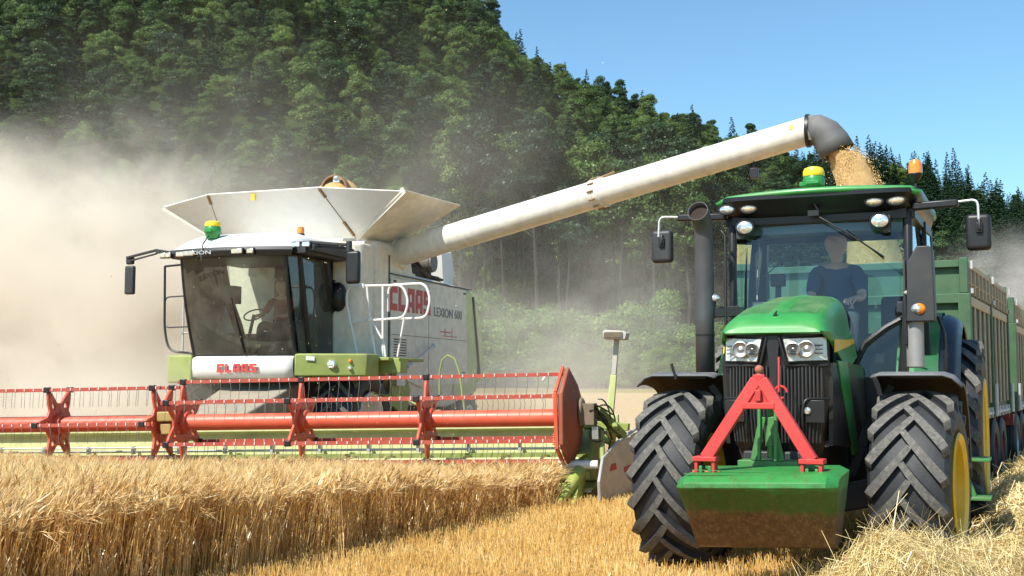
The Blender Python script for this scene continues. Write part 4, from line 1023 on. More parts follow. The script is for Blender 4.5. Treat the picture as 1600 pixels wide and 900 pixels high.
mb = MB(); mb.box(-.66, -.40, 1.25, 1.32, 2.06, 2.34); mb.tube([(-.53, 1.35, 2.1), (-.56, 1.5, 1.7), (-.5, 1.5, 1.3)], .025, 8); mb.box(-.52, -.38, 1.45, 1.52, 2.50, 2.62); mb.tube([(-.45, 1.5, 2.52), (-.47, 1.52, 1.9)], .03, 8); mo = mb.build('monitor', BLACK, T, .01)
mb = MB(); mb.box(-.645, -.415, 1.245, 1.249, 2.075, 2.325); mb.build('monitor_screen', paint('grey_screen', (.12, .15, .16), .2, dust=.1), mo)
mb = MB(); mb.box(.30, .48, 1.9, 2.3, 1.75, 1.85); mb.tube([(.38, 1.9, 1.85), (.38, 1.85, 2.0)], .03, 8); mb.box(.42, .72, 2.3, 2.6, 1.5, 2.15); mb.build('armrest', BLACK, T, .02)
mb = MB(); mb.box(-.66, .66, 1.15, 1.2, 2.97, 3.06); mb.build('sun_blind', paint('sun_blind', (.12, .15, .19), .6, dust=.1), T)
mb = MB(); mb.box(1.18, 1.42, 1.55, 1.95, .50, .53); mb.box(1.18, 1.42, 1.55, 1.95, .85, .88); mb.beam((1.15, 1.75, .48), (.9, 1.75, 1.15), .05, .3); mb.build('step', GREEN_D, T, .006)
# ------------------------------------------------------------------ trailers
def make_trailer(loc, rz, label, L=5.2, name='grain_trailer', top=3.08):
    t = thing(name, label, 'trailer', loc, rz, 'green grain trailers')
    z0, z1, hw = 1.20, top, 1.25
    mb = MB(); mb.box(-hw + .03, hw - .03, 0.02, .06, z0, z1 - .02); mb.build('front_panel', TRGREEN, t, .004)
    mb = MB()
    for z, h in ((z1 - .05, .09), (z1 - .48, .12), (z0 + .05, .1), (z0 + .75, .08)): mb.box(-hw + .05, hw - .05, -.05, .018, z - h / 2, z + h / 2)
    for x in (-.62, 0, .62): mb.box(x - .05, x + .05, -.045, .017, z0, z1 - .58)
    mb.build('front_rib', TRGREEN, t, .008)
    mb = MB(); mb.box(-hw, hw, 0.07, L, z0 - .1, z0); mb.build('bed', TRGREEN, t, .01)
    for s in (-1, 1):
        for y, ww in ((0.0, .14), (L / 2, .10), (L, .12)):
            mb = MB(); mb.box(s * hw - .07, s * hw + .07, y - ww / 2, y + ww / 2, z0 - .12, z1 - .42); mb.box(s * hw - .05, s * hw + .05, y - ww / 2 + .01, y + ww / 2 - .01, z1 - .419, z1 + .02); p = mb.build('corner_post', TRGREEN, t, .01)
            mb = MB(); mb.cyl((s * (hw + .09), y, z1 - .12), (s * (hw + .09), y, z1 - .02), .022, 10); mb.cyl((s * (hw + .09), y, z1 - .42), (s * (hw + .09), y, z1 - .36), .02, 10); mb.cyl((s * (hw + .09), y, z0 - .1), (s * (hw + .09), y, z0 + .35), .03, 10); mb.build('post_latch', GALV, p)
        mb = MB()
        for (a, b) in ((.08, L / 2 - .07), (L / 2 + .07, L - .08)):
            mb.box(s * hw - .015, s * hw + .015, a, b, z0, z1 - .04)
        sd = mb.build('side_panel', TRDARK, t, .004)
        mb = MB()
        for (a, b) in ((.08, L / 2 - .07), (L / 2 + .07, L - .08)):
            n = 5
            for k in range(n):
                y = a + .10 + (b - a - .2) * k / (n - 1); mb.box(s * (hw + .016) if s > 0 else s * (hw + .045), s * (hw + .045) if s > 0 else s * (hw + .016), y - .03, y + .03, z0 + .08, z1 - .55)
            for z, h in ((z1 - .5, .12), (z1 - .06, .07), (z1 - .28, .02)): mb.box(min(s * (hw + .016), s * (hw + .08)), max(s * (hw + .016), s * (hw + .05)), a, b, z - h / 2, z + h / 2)
            for k in range(6):
                y = a + .12 + (b - a - .24) * k / 5; mb.box(min(s * (hw + .016), s * (hw + .065)), max(s * (hw + .016), s * (hw + .065)), y - .03, y + .03, z1 - .42, z1 - .10)
        mb.build('side_rib', TRTAN, sd, .008)
        mb = MB(); mb.cyl((s * (hw + .04), .1, z0 - .06), (s * (hw + .04), L - .1, z0 - .06), .025, 10)
        for k in range(10): mb.box(s * (hw + .04) - .03, s * (hw + .04) + .03, .3 + k * (L - .6) / 9 - .03, .3 + k * (L - .6) / 9 + .03, z0 - .12, z0 + .02)
        mb.build('hinge_rail', GALV, t)
    mb = MB(); mb.box(-hw + .03, hw - .03, L - .04, L, z0, z1 - .02); mb.build('rear_panel', TRGREEN, t, .004)
    mb = MB()
    for s in (-1, 1): mb.box(s * .45 - .05, s * .45 + .05, -.1, L, z0 - .38, z0 - .11)
    for y in (.3, 1.6, 3.0, 4.4): mb.box(-1.15, 1.15, y - .05, y + .05, z0 - .25, z0 - .11)
    mb.beam((-.4, 0, z0 - .3), (0, -1.7, .62), .09, .12); mb.beam((.4, 0, z0 - .3), (0, -1.7, .62), .09, .12); mb.box(1.0, 1.2, .4, 1.1, .82, 1.02); mb.build('chassis', TRRED, t, .008)
    for y in (.85, 2.05, 3.6, 4.75) if L > 5 else (.9, 3.6):
        for s in (-1, 1):
            w_ = part('wheel', t, (s * 1.0, y, .52)); mb = MB(); hwid = .22
            prof = [(.30, hwid), (.36, hwid * 1.08), (.46, hwid * 1.08), (.505, hwid * .92), (.52, hwid * .5), (.52, -hwid * .5), (.505, -hwid * .92), (.46, -hwid * 1.08), (.36, -hwid * 1.08), (.30, -hwid)]
            prof2 = []
            for (r_, h) in prof: prof2.append((r_, h))
            mb.lathe(prof2, 'x', (0, 0, 0), 36)
            for k in range(-3, 4): mb.lathe([(.518, k * .05 - .015), (.530, k * .05 - .01), (.530, k * .05 + .01), (.518, k * .05 + .015)], 'x', (0, 0, 0), 36)
            mb.build('tyre', RUBBER, w_, angle=40)
            mb = MB(); mb.lathe([(.31, s * hwid), (.29, s * .12), (.18, s * .06), (.1, s * .07), (.08, s * .14), (0, s * .14)], 'x', (0, 0, 0), 28); mb.lathe([(.31, -s * hwid), (.25, -s * .05), (0, -s * .05)], 'x', (0, 0, 0), 28); mb.build('rim', TRRED if y > 2 else GALV, w_, angle=40)
    mb = MB(); g = [(x, y, z1 - .35 + .25 * math.exp(-((y - 1.2) / 1.3) ** 2 - (x / .9) ** 2) + .03 * mnoise.noise(Vector((x * 3, y * 3, 0)))) for y in np.linspace(.07, L - .05, 16) for x in np.linspace(-1.2, 1.2, 12)]
    mb.grid([g[i * 12:(i + 1) * 12] for i in range(16)]); ld = mb.build('grain_load', GRAINM, None, angle=180, fix=False)
    ld.location = loc; ld.rotation_euler = (0, 0, rz)
    return t, ld
def grain_mat():
    m, nt, b = nmat('grain_mass'); a = tex(nt, 90, 4, .7); v = tex(nt, 12, 4, .6)
    nt.links.new(mix_rgb(nt, 0.5, ramp(nt, a, [(0.3, (0.42, 0.23, 0.07)), (0.7, (0.88, 0.64, 0.30))]), ramp(nt, v, [(0.3, (0.5, 0.3, 0.1)), (0.7, (0.75, 0.5, 0.22))])), b.inputs['Base Color']); b.inputs['Roughness'].default_value = .8
    bp = N(nt, 'ShaderNodeBump'); bp.inputs['Strength'].default_value = 1; bp.inputs['Distance'].default_value = 0.02; nt.links.new(a, bp.inputs['Height']); nt.links.new(bp.outputs[0], b.inputs['Normal']); return m
GRAINM = grain_mat()
TA = -R(27)
t1_, l1 = make_trailer((4.45, 15.4, 0), TA, 'ribbed green grain trailer coupled right behind the tractor')
tag(l1, 'golden grain lying in the trailer behind the tractor', 'grain', 'grain loads')
dx, dy = math.sin(-TA), math.cos(-TA)
t2_, l2 = make_trailer((4.45 + dx * 6.6, 15.4 + dy * 6.6, 0), TA, 'second green trailer at the right edge, behind the first trailer', 5.2, top=3.0)
tag(l2, 'golden grain lying in the second trailer at the right edge', 'grain', 'grain loads')
# ------------------------------------------------------------------ grain falling from the spout
GX = Vector((4.64, 16.68, 4.76))
def grain_stream():
    rg = np.random.default_rng(9); n = 22000; V = []
    P = []
    for i in range(n):
        t = rg.uniform() ** .9; d = Vector((math.cos(R(18)), -math.sin(R(18)) * .3, 0)); s = t * 1.0
        c = Vector((GX.x, GX.y, GX.z)) + d * (-.02 + .60 * t - .1 * t * t) + Vector((0, 0, -1.9 * t ** 1.35 + .02)); w_ = .23 + .18 * t
        a = rg.uniform(0, 6.28); r_ = w_ * rg.uniform() ** .25 * (1 + .18 * math.sin(a * 3 + t * 9) + (.3 * rg.exponential() if rg.uniform() < .08 else 0))
        P.append(c + Vector((math.cos(a) * r_, math.sin(a) * r_ * .8, rg.normal(0, .05))))
    P = np.array([tuple(p) for p in P]); nn = rg.normal(size=(n, 3)); nn /= np.linalg.norm(nn, axis=1, keepdims=True)
    me = quads_mesh('falling_grain', leaf_quads(P, nn, rg.uniform(.006, .012, n), rg, 1.6), GRAIN)
    o = mobj('falling_grain', me); tag(o, 'golden grain pouring from the dark spout above the tractor roof', 'grain', None, 'stuff')
    mb = MB(); rows = []
    for k in range(11):
        t = k / 10 * .98; d = Vector((math.cos(R(18)), -math.sin(R(18)) * .3, 0)); c = GX + d * (-.02 + .60 * t - .1 * t * t) + Vector((0, 0, -1.9 * t ** 1.35)); w_ = (.22 + .175 * t)
        rows.append([tuple(c + Vector((math.cos(a) * w_, math.sin(a) * w_ * .8, 0)) * (1.0 + .22 * mnoise.noise(Vector((math.cos(a) * 2, math.sin(a) * 2, k * .7))))) for a in np.linspace(0, 6.28, 20, endpoint=False)])
    mb.grid(rows, cu=True); q = mb.build('grain_core', GRAINM, o, angle=180); q['kind'] = 'stuff'
grain_stream()
# ------------------------------------------------------------------ combine harvester
CB = Vector((-4.49, 20.2, 0)); CYAW = R(18)
C = thing('combine_harvester', 'big white and lime harvester with red reel and long unloading tube, half hidden in dust', 'harvester', CB, -CYAW)
def w2c(p): # world point -> harvester frame
    d = Vector(p) - CB; c, s = math.cos(CYAW), math.sin(CYAW); return Vector((d.x * c - d.y * s, d.x * s + d.y * c, d.z))
def block_text(parent, loc, rot, width, height, extr, label):
    # heavy square letters: C L A A S, drawn on a 5-column cell
    G = {'C': [(0, 0, 1.7, 5), (1.7, 0, 5, 1.4), (1.7, 3.6, 5, 5)], 'L': [(0, 0, 1.7, 5), (1.7, 0, 4.6, 1.4)],
         'A': [(0, 0, 1.6, 3.9), (.5, 3.9, 1.6, 5), (3.3, 0, 5, 5), (1.6, 3.8, 3.3, 5), (1.6, 1.1, 3.3, 2.2)], 'S': [(0, 0, 5, 1.2), (3.4, 1.2, 5, 2.0), (0, 2.0, 5, 3.1), (0, 3.1, 1.6, 3.8), (0, 3.8, 5, 5)]}
    mb = MB(); x = 0; W = 5 * 5 + 4 * .9
    for ch in 'CLAAS':
        for (a, b, c, d) in G[ch]:
            mb.box((x + a) / W * width - width / 2, (x + c) / W * width - width / 2, (b / 5 - .5) * height, (d / 5 - .5) * height, 0, extr)
        x += 5.9
    o = mb.build('lettering', TEXTR, parent, label=label); o.location = loc; o.rotation_euler = rot; return o
# body shell
mb = MB()
def shell(x):
    return [(x, y, z) for y, z in ((1.95, 2.0), (1.95, 3.98), (2.05, 4.12), (3.5, 4.14), (3.62, 4.05), (3.75, 3.70), (4.0, 3.64), (7.0, 3.60), (7.15, 3.5), (7.45, 2.0), (7.4, 1.35), (5.6, 1.05), (3.0, 1.15), (2.5, 1.7))]
secs = [shell(x) for x in (-1.5, -1.44, 1.44, 1.5)]
for i in (0, 3): secs[i] = [(x, y + (.03 if y < 3 else -.03), z - (.05 if z > 3 else 0)) for x, y, z in secs[i]]
n = len(secs[0]); vs = [p for s in secs for p in s]; fs = []
for i in range(3):
    for k in range(n): fs.append((i * n + k, i * n + (k + 1) % n, (i + 1) * n + (k + 1) % n, (i + 1) * n + k))
fs += [tuple(range(n)), tuple(range(3 * n, 4 * n))[::-1]]
mb.add(vs, fs); mb.build('body', WHITED, C, .04, bseg=3)
mb = MB(); mb.prism([(2.62, 1.72), (2.62, 3.50), (6.6, 3.54), (6.75, 1.55), (4.2, 1.45)], 'x', 1.503, 1.53); sp_ = mb.build('side_panel', WHITED, C, .012)
mb = MB(); mb.box(1.50, 1.512, 2.56, 2.60, 1.75, 3.9); mb.box(1.50, 1.535, 2.6, 6.9, 3.555, 3.575); mb.build('panel_gap', BLACK, sp_)
mb = MB()
for k in range(7): mb.box(1.528, 1.534, 2.75, 3.35, 2.05 + k * .05, 2.072 + k * .05)
mb.build('vent', DGREY, sp_)
for (y, z) in ((2.72, 3.42), (6.45, 3.44), (2.75, 1.85), (4.6, 1.62), (6.4, 1.75)):
    mb = MB(); mb.box(1.53, 1.545, y, y + .12, z, z + .035); mb.build('latch', DGREY, sp_)
mb = MB(); mb.box(1.53, 1.534, 4.46, 4.475, 1.5, 3.5); mb.box(1.53, 1.534, 2.65, 6.7, 2.44, 2.452); mb.build('panel_seam', paint('seam_grey', (.2, .19, .17), .7), sp_)
mb = MB(); mb.box(1.53, 1.534, 5.1, 5.7, 2.58, 2.60); mb.box(1.53, 1.534, 5.2, 6.1, 2.50, 2.515); mb.box(1.53, 1.534, 5.35, 5.38, 2.50, 2.66); mb.box(1.53, 1.534, 5.75, 5.78, 2.5, 2.70); mb.build('side_pinstripe', TEXTR, sp_)
block_text(sp_, (1.532, 3.55, 3.12), (R(90), 0, R(90)), 2.0, .46, .006, label='large red letters reading CLAAS')
text_mesh('LEXION 600', 'lettering', TEXTG, sp_, (1.535, 5.55, 2.98), (R(90), 0, R(90)), 1.6, .19, .004, .01, label='grey letters reading LEXION 600')
mb = MB(); mb.prism([(7.02, 3.52), (7.22, 3.48), (7.70, 2.9), (7.85, 2.0), (7.75, 1.6), (7.5, 1.55), (7.42, 2.0)], 'x', -1.46, 1.50); mb.build('rear_hood', SEEDP, C, .04, bseg=3)
mb = MB(); mb.prism([(5.9, 3.5), (6.98, 3.52), (7.38, 2.0), (7.30, 1.4), (5.9, 1.2)], 'x', 1.505, 1.525); mb.build('rear_side_panel', paint('faded_green_sheet', (.52, .60, .27), .6, dust=.3), C, .01)
mb = MB(); mb.prism([(7.0, 3.42), (7.06, 3.42), (7.50, 1.7), (7.44, 1.7)], 'x', 1.5, 1.56); mb.build('rear_seam', BLACK, C)
mb = MB(); mb.box(-1.35, 1.35, 1.0, 7.2, 1.0, 1.7); mb.box(-1.0, 1.0, 7.2, 8.4, 1.1, 1.9); pass
mb.box(-1.0, 1.0, 1.3, 1.7, .7, 1.1); mb.box(-1.0, 1.0, 7.1, 7.4, .6, .9); mb.build('underbody', UNDER, C, .02)
mb = MB(); mb.hexa([(-.1, -1.75, .42), (1.0, -1.85, .45), (.7, .9, .9), (-.7, .9, .9), (-.1, -1.75, 1.0), (1.0, -1.85, 1.02), (.7, .9, 1.62), (-.7, .9, 1.62)]); mb.build('feeder_house', paint('feeder_grey', (.26, .24, .19), .7, dust=.4), C, .03)
# tank extension flaps
FL = MB()
B0, B1 = (-1.45, 1.75, 4.16), (1.22, 1.75, 4.14); TL, TR_ = (-1.38, 1.05, 4.94), (.82, 1.05, 4.96)
LT, RT = (-2.50, 1.35, 4.80), (2.27, 1.30, 4.86); BR, TRR = (1.30, 3.3, 4.16), (2.66, 3.2, 4.86); BL, TLR = (-1.45, 3.3, 4.16), (-2.6, 3.2, 4.84)
FL = MB(); FL.sheet([B0, B1, TR_, TL], .02); FL.sheet([B0, TL, LT], .018); FL.sheet([B1, RT, TR_], .018); fp = FL.build('tank_flap', WHITE, C)
FL = MB(); FL.sheet([B1, BR, TRR, (2.33, 1.32, 4.88)], .02); FL.beam(B1, (2.33, 1.32, 4.88), .03, .13); FL.tube([(2.33, 1.32, 4.88), TRR], .012, 6); FL.build('tank_flap', WHITED, C)
FL = MB(); FL.sheet([B0, LT, TLR, BL], .02); FL.beam(B0, LT, .03, .13); FL.build('tank_flap', WHITED, C)
FL = MB(); FL.sheet([BL, BR, (1.0, 3.9, 4.85), (-1.3, 3.9, 4.85)], .02); FL.sheet([BR, TRR, (1.0, 3.9, 4.85)], .018); FL.sheet([BL, TLR, (-1.3, 3.9, 4.85)], .018); FL.build('tank_flap', WHITED, C)
mb = MB(); mb.tube([LT, TL, TR_, RT], .014, 6); mb.build('flap_rim', WHITE, fp)
rust = paint('rusty_hinge', (.24, .13, .05), .8, dust=.4)
mb = MB()
for a, b, u, v in ((TR_, B1, .03, .20), (TR_, B1, .68, .96), (TL, B0, .02, .2)):
    a, b = Vector(a), Vector(b); mb.beam(a.lerp(b, u) + Vector((0, -.015, 0)), a.lerp(b, v) + Vector((0, -.015, 0)), .055, .03)
a, b = Vector(TR_), Vector(B1); mb.beam(a + Vector((0, -.012, 0)), b + Vector((0, -.012, 0)), .012, .016); a, b = Vector(TL), Vector(B0); mb.beam(a + Vector((0, -.012, 0)), b + Vector((0, -.012, 0)), .010, .012)
mb.build('flap_hinge', rust, fp)
mb = MB(); mb.box(-.52, -.44, 1.06, 1.09, 4.80, 4.92); mb.box(.86, .96, 1.88, 1.93, 4.03, 4.10); mb.build('warning_sticker', paint('sticker_yellow', (.85, .55, .03), .5), fp)
mb = MB(); mb.ellip((.30, 2.9, 5.10), (.42, .42, .34), 24, 12); mb.build('grain_heap', GRAINM, C)
mb = MB(); mb.lathe([(.27, -.08), (.27, .08), (.24, .08), (.24, -.08)], 'y', (.38, 2.6, 5.18), 28, closed=True); mb.beam((.38, 2.45, 5.1), (.38, 3.0, 4.6), .12, .12); mb.build('tank_auger_head', rust, C)
mb = MB(); mb.ellip((.50, 2.4, 5.36), (.06, .06, .04), 10, 8); mb.box(.44, .56, 2.38, 2.44, 5.28, 5.33); mb.build('tank_sensor', GALV, C)
# tank front corner shoulder
mb = MB(); mb.prism([(.98, 1.95), (1.50, 1.95), (1.50, 1.45), (1.35, 1.30), (.98, 1.28)], 'z', 2.0, 4.02); mb.build('ladder_side_wall', WHITED, C, .07, bseg=4)
mb = MB(); mb.ellip((1.12, 1.26, 3.05), (.17, .12, .26), 16, 10); mb.box(1.02, 1.06, 1.22, 1.27, 3.1, 3.35); mb.build('intake_grommet', BLACK, C)
# engine deck
mb = MB(); mb.box(-.9, 1.2, 4.2, 6.2, 3.6, 3.78); mb.box(.1, .8, 4.3, 5.0, 3.7, 4.05); mb.tube([(1.1, 3.9, 3.75), (1.15, 4.6, 4.0), (1.1, 5.4, 3.78)], .05, 8); mb.tube([(.9, 4.1, 3.8), (1.2, 4.5, 3.9), (1.3, 5.0, 3.7)], .04, 8)
mb.tube([(.7, 4.0, 4.0), (1.2, 4.4, 4.08), (1.25, 5.1, 3.75), (1.3, 5.8, 3.7)], .03, 8); mb.box(.9, 1.25, 4.2, 5.3, 3.62, 3.85); mb.build('engine', UNDER, C, .02)
mb = MB(); mb.cyl((.9, 5.2, 4.02), (1.35, 5.2, 4.02), .20, 20); mb.cyl((1.25, 5.2, 4.02), (1.30, 5.2, 4.02), .215, 20); mb.cyl((1.05, 5.2, 4.02), (1.09, 5.2, 4.02), .215, 20); mb.build('air_filter', paint('filter_grey', (.12, .12, .11), .5, dust=.3), C)
mb = MB(); mb.prism([(5.9, 3.6), (5.75, 4.25), (6.35, 4.35), (6.5, 3.9), (6.4, 3.6)], 'x', .6, 1.3); mb.build('deck_box', WHITE, C, .02)
# wheels
ag_wheel(C, (-1.32, 1.45, .92), .92, .72, .45, -1, 0, 18, .05, .07, .42, WHITE); ag_wheel(C, (1.32, 1.45, .92), .92, .72, .45, 1, 0, 18, .05, .07, .42, WHITE)
ag_wheel(C, (-1.2, 7.1, .70), .70, .45, .34, -1, 0, 18, .04, .05, .30, WHITE); ag_wheel(C, (1.2, 7.1, .70), .70, .45, .34, 1, 0, 18, .04, .05, .30, WHITE)
# front apron and lime side blocks
def bowed(x, y0, depth=.16, hw=.95): return y0 - depth * (1 - (x / hw) ** 2)
mb = MB(); rows = [[(x, bowed(x, .02) - d, z) for x in np.linspace(-.97, .94, 15)] for z, d in ((1.62, -.10), (1.66, 0), (1.80, .03), (1.95, .02), (2.0, -.03), (2.02, -.12))]
mb.grid(rows); q = mb.build('cab_apron', WHITE, C, angle=60); s = q.modifiers.new('t', 'SOLIDIFY'); s.thickness = .03
block_text(q, (.0, -.186, 1.80), (R(90), 0, 0), .74, .145, .014, label='red letters reading CLAAS')
mb = MB(); mb.prism([(.955, .0), (1.9, .42), (2.03, .52), (2.03, 1.0), (.955, 1.0)], 'z', 1.66, 2.04); lb = mb.build('lime_block', SEED, C, .03, bseg=3)
mb = MB(); mb.prism([(-.985, .0), (-1.5, .1), (-1.62, .25), (-1.62, 1.0), (-.985, 1.0)], 'z', 1.55, 2.03); lb2 = mb.build('lime_block', SEED, C, .04, bseg=3)
mb = MB(); mb.box(1.55, 2.34, 1.2, 1.5, 1.72, 1.98); mb.box(.9, 2.2, 1.02, 2.6, 1.93, 1.99); mb.build('platform', SEED, C, .015)
for (x, y, z, r_, m_) in ((1.52, .235, 1.86, .075, LENS), (1.80, .355, 1.92, .026, LENSO), (1.80, .355, 1.80, .03, LENS), (1.78, 1.19, 1.86, .05, BLACK)):
    mb = MB(); mb.lathe([(0, -.03), (r_ * .8, -.028), (r_, -.015), (r_, .05)], 'y', (x, y, z), 18); mb.build('front_lamp', m_, lb)
mb = MB(); mb.sheet([(1.14, .06, 1.93), (1.27, .118, 1.92), (1.27, .118, 1.99), (1.14, .06, 2.0)], .01); mb.build('paper_label', WHITE, lb)
# cab
def P3(x, y, z): return (x, y, z)
mb = MB()
def cscr(u, v): return (u * (.95 + .02 * v), bowed(u, .04, .17, 1.0) - .42 * v - .06 * math.sin(v * 3.14), 2.02 + 1.66 * v)
mb.grid([[cscr(u, v) for u in np.linspace(-1, 1, 17)] for v in np.linspace(0, 1, 11)]); mb.build('windscreen', GLASS2, C, angle=180)
mb = MB()
for s in (-1, 1):
    mb.tube([(s * (.955 + .02 * v), .05 - .42 * v - .06 * math.sin(v * 3.14), 2.0 + 1.7 * v) for v in np.linspace(0, 1, 7)], .03, 8)
    mb.tube([(s * 1.02, 1.85, 2.0), (s * 1.0, 1.5, 2.6), (s * 1.0, 1.15, 3.1), (s * 1.02, .95, 3.7)], .07, 8, radii=[.10, .09, .08, .08])
    mb.tube([(s * 1.0, .05, 2.03), (s * 1.0, 1.85, 2.03)], .03, 8)
mb.tube([(1.02, .42, 2.03), (1.04, .22, 2.7), (1.02, .02, 3.68)], .045, 8)
mb.box(-1.0, 1.0, .1, 1.8, 1.98, 2.02); mb.build('cab_frame', BLACK, C)
mb = MB(); mb.box(-.42, 1.0, 1.78, 1.86, 2.0, 3.7); mb.box(-1.0, -.42, 1.78, 1.86, 2.0, 2.45); mb.build('cab_rear_wall', paint('cab_interior', (.03, .024, .018), .9, dust=.1), C)
for s in (-1, 1):
    mb = MB(); mb.grid([[(s * (1.0 + .03 * math.sin(t * 3.14)), y0 + (y1 - y0) * t, z) for t in np.linspace(0, 1, 6)] for z, y0, y1 in ((2.05, .08, 1.8), (2.6, -.06, 1.5), (3.1, -.2, 1.2), (3.68, -.36, 1.0))]); mb.build('side_window', glass('harvester_side_glass', (.62, .85, .74), 1.0, .05) if s < 0 else GLASS2, C, angle=180)
mb = MB(); mb.tube([(.12, -.16, 2.05), (.10, -.27, 2.35), (.02, -.42, 2.95)], .014, 6); mb.build('wiper', BLACK, C)
mb = MB(); mb.box(-.25, .25, .95, 1.4, 2.3, 2.45); mb.prism([(1.35, 2.4), (1.5, 2.4), (1.6, 3.25), (1.5, 3.25)], 'x', -.25, .25); mb.build('seat', SEATM, C, .05)
mb = MB(); mb.tube([(-.12 + .18 * math.cos(a), .55 + .13 * math.sin(a), 2.72 + .1 * math.sin(a)) for a in np.linspace(0, 6.28, 24, endpoint=False)], .014, 8, closed=True); mb.cyl((-.12, .3, 2.1), (-.12, .55, 2.72), .03, 8); mb.box(-.5, -.28, .15, .4, 2.9, 3.2); mb.tube([(-.4, .3, 2.95), (-.6, .2, 3.2)], .04, 8); mb.box(.3, .6, .7, 1.2, 2.02, 2.62); mb.build('steering_console', BLACK, C, .01)
# cab roof
mb = MB(); rows = []
for j, v in enumerate(np.linspace(0, 1, 9)):
    y = -.68 + 2.5 * v; row = []
    for u in np.linspace(-1, 1, 15):
        hw = 1.12 + .06 * math.sin(v * 3.1); e = max(0, abs(u) - .72) / .28
        z = 3.76 + (.30 * (1 - (1 - min(1, v * 3.2)) ** 2)) * (1 - .75 * e ** 2) + (0.0 if v > .05 else -.02)
        row.append((u * hw, y + .22 * u * u * (1 - v), z))
    rows.append(row)
base = [[(p[0], p[1] + .02, 3.72) for p in rows[0]]]
mb.grid(base + rows + [[(p[0], p[1], 3.72) for p in rows[-1]]]); rf = mb.build('cab_roof', WHITE, C, angle=50); s = rf.modifiers.new('t', 'SOLIDIFY'); s.thickness = .03; s.offset = -1
mb = MB(); rows = []
for z, k, dy in ((3.76, 1.14, 0), (3.70, 1.16, -.02), (3.62, 1.12, .03), (3.60, .95, .25)):
    rows.append([(u * k, -.68 + dy + .22 * u * u, z) for u in np.linspace(-1, 1, 15)])
mb.grid(rows); mb.box(-1.1, 1.1, -.3, 1.8, 3.66, 3.72); mb.box(.98, 1.3, -.3, 1.2, 3.66, 3.80); mb.prism([(-.25, 3.78), (.25, 3.90), (1.25, 3.88), (1.5, 3.74), (1.0, 3.70), (-.25, 3.70)], 'x', 1.0, 1.42); vz = mb.build('roof_visor', DGREY, C, .01)
text_mesh('LEXION', 'lettering', GALV, vz, (-.45, -.735, 3.675), (R(90), 0, 0), .52, .06, .004, .01, label='grey letters reading LEXION on the roof visor')
for i, (x, w_) in enumerate(((-1.24, .05), (-1.14, .05), (-.86, .09), (-.66, .10), (.28, .10), (.50, .06), (1.12, .07), (1.30, .07))):
    y = -.70 + .22 * min(1, x * x) - (.0 if x < 1 else -.22); z = 3.68 if x < 1 else 3.80
    mb = MB(); mb.box(x - w_, x + w_, y - .05, y, z - .04, z + .04); l = mb.build('roof_lamp', LENSG if i < 6 else LENS, C, .012)
    mb = MB(); mb.box(x - w_ - .012, x + w_ + .012, y - .035, y + .03, z - .052, z + .052); mb.build('lamp_bezel', BLACK, l, .01)
mb = MB(); mb.lathe([(.0, -.10), (.10, -.08), (.13, .0), (.14, .02), (.14, .08), (.125, .115)], 'z', (0, 0, 0), 24); mb.box(-.06, .06, -.15, -.12, .02, .06)
rd = mb.build('receiver_dome', TOPG, C); rd.location = (-.40, -.35, 4.03)
mb = MB(); mb.lathe([(.13, .115), (.135, .15), (.12, .19), (.08, .21), (0, .215)], 'z', (0, 0, 0), 24); mb.build('dome_cap', TOPY, rd)
mb = MB(); mb.tube([(0, -.12, -.05), (.01, -.30, -.2), (.03, -.38, -.38), (.05, -.4, -.5)], .012, 6); mb.build('dome_cable', BLACK, rd)
mb = MB(); mb.lathe([(.07, 0), (.07, .04), (.05, .05)], 'z', (0, 0, 0), 18); bc = mb.build('beacon', BLACK, C); bc.location = (.86, .35, 4.02)
mb = MB(); mb.lathe([(.06, .04), (.065, .10), (.05, .155), (0, .17)], 'z', (0, 0, 0), 18); mb.build('beacon_lens', LENSO, bc)
# harvester mirrors
mb = MB(); mb.beam((-1.05, -.45, 3.70), (-1.5, -.3, 3.78), .07, .07); mb.beam((-1.5, -.3, 3.80), (-2.3, -.02, 3.72), .05, .04); mb.beam((-1.5, -.3, 3.74), (-2.25, -.02, 3.66), .03, .03); ma = mb.build('mirror_arm', DGREY, C, .01)
mb = MB(); mb.box(-2.33, -2.14, -.05, .04, 3.08, 3.58); mb.box(-2.32, -2.16, -.04, .03, 3.6, 3.74); m1 = mb.build('mirror', DGREY, C, .035, bseg=4)
mb = MB(); mb.beam((1.25, -.1, 3.86), (1.9, -.02, 3.80), .06, .05); mb.beam((1.3, -.05, 3.80), (1.9, 0, 3.74), .03, .03); mb.cyl((1.93, 0, 3.68), (1.93, 0, 3.86), .05, 12); mb.build('mirror_arm', DGREY, C, .01)
mb = MB(); mb.box(1.88, 2.13, -.05, .06, 3.16, 3.70); mb.build('mirror', BLACK, C, .05, bseg=5)
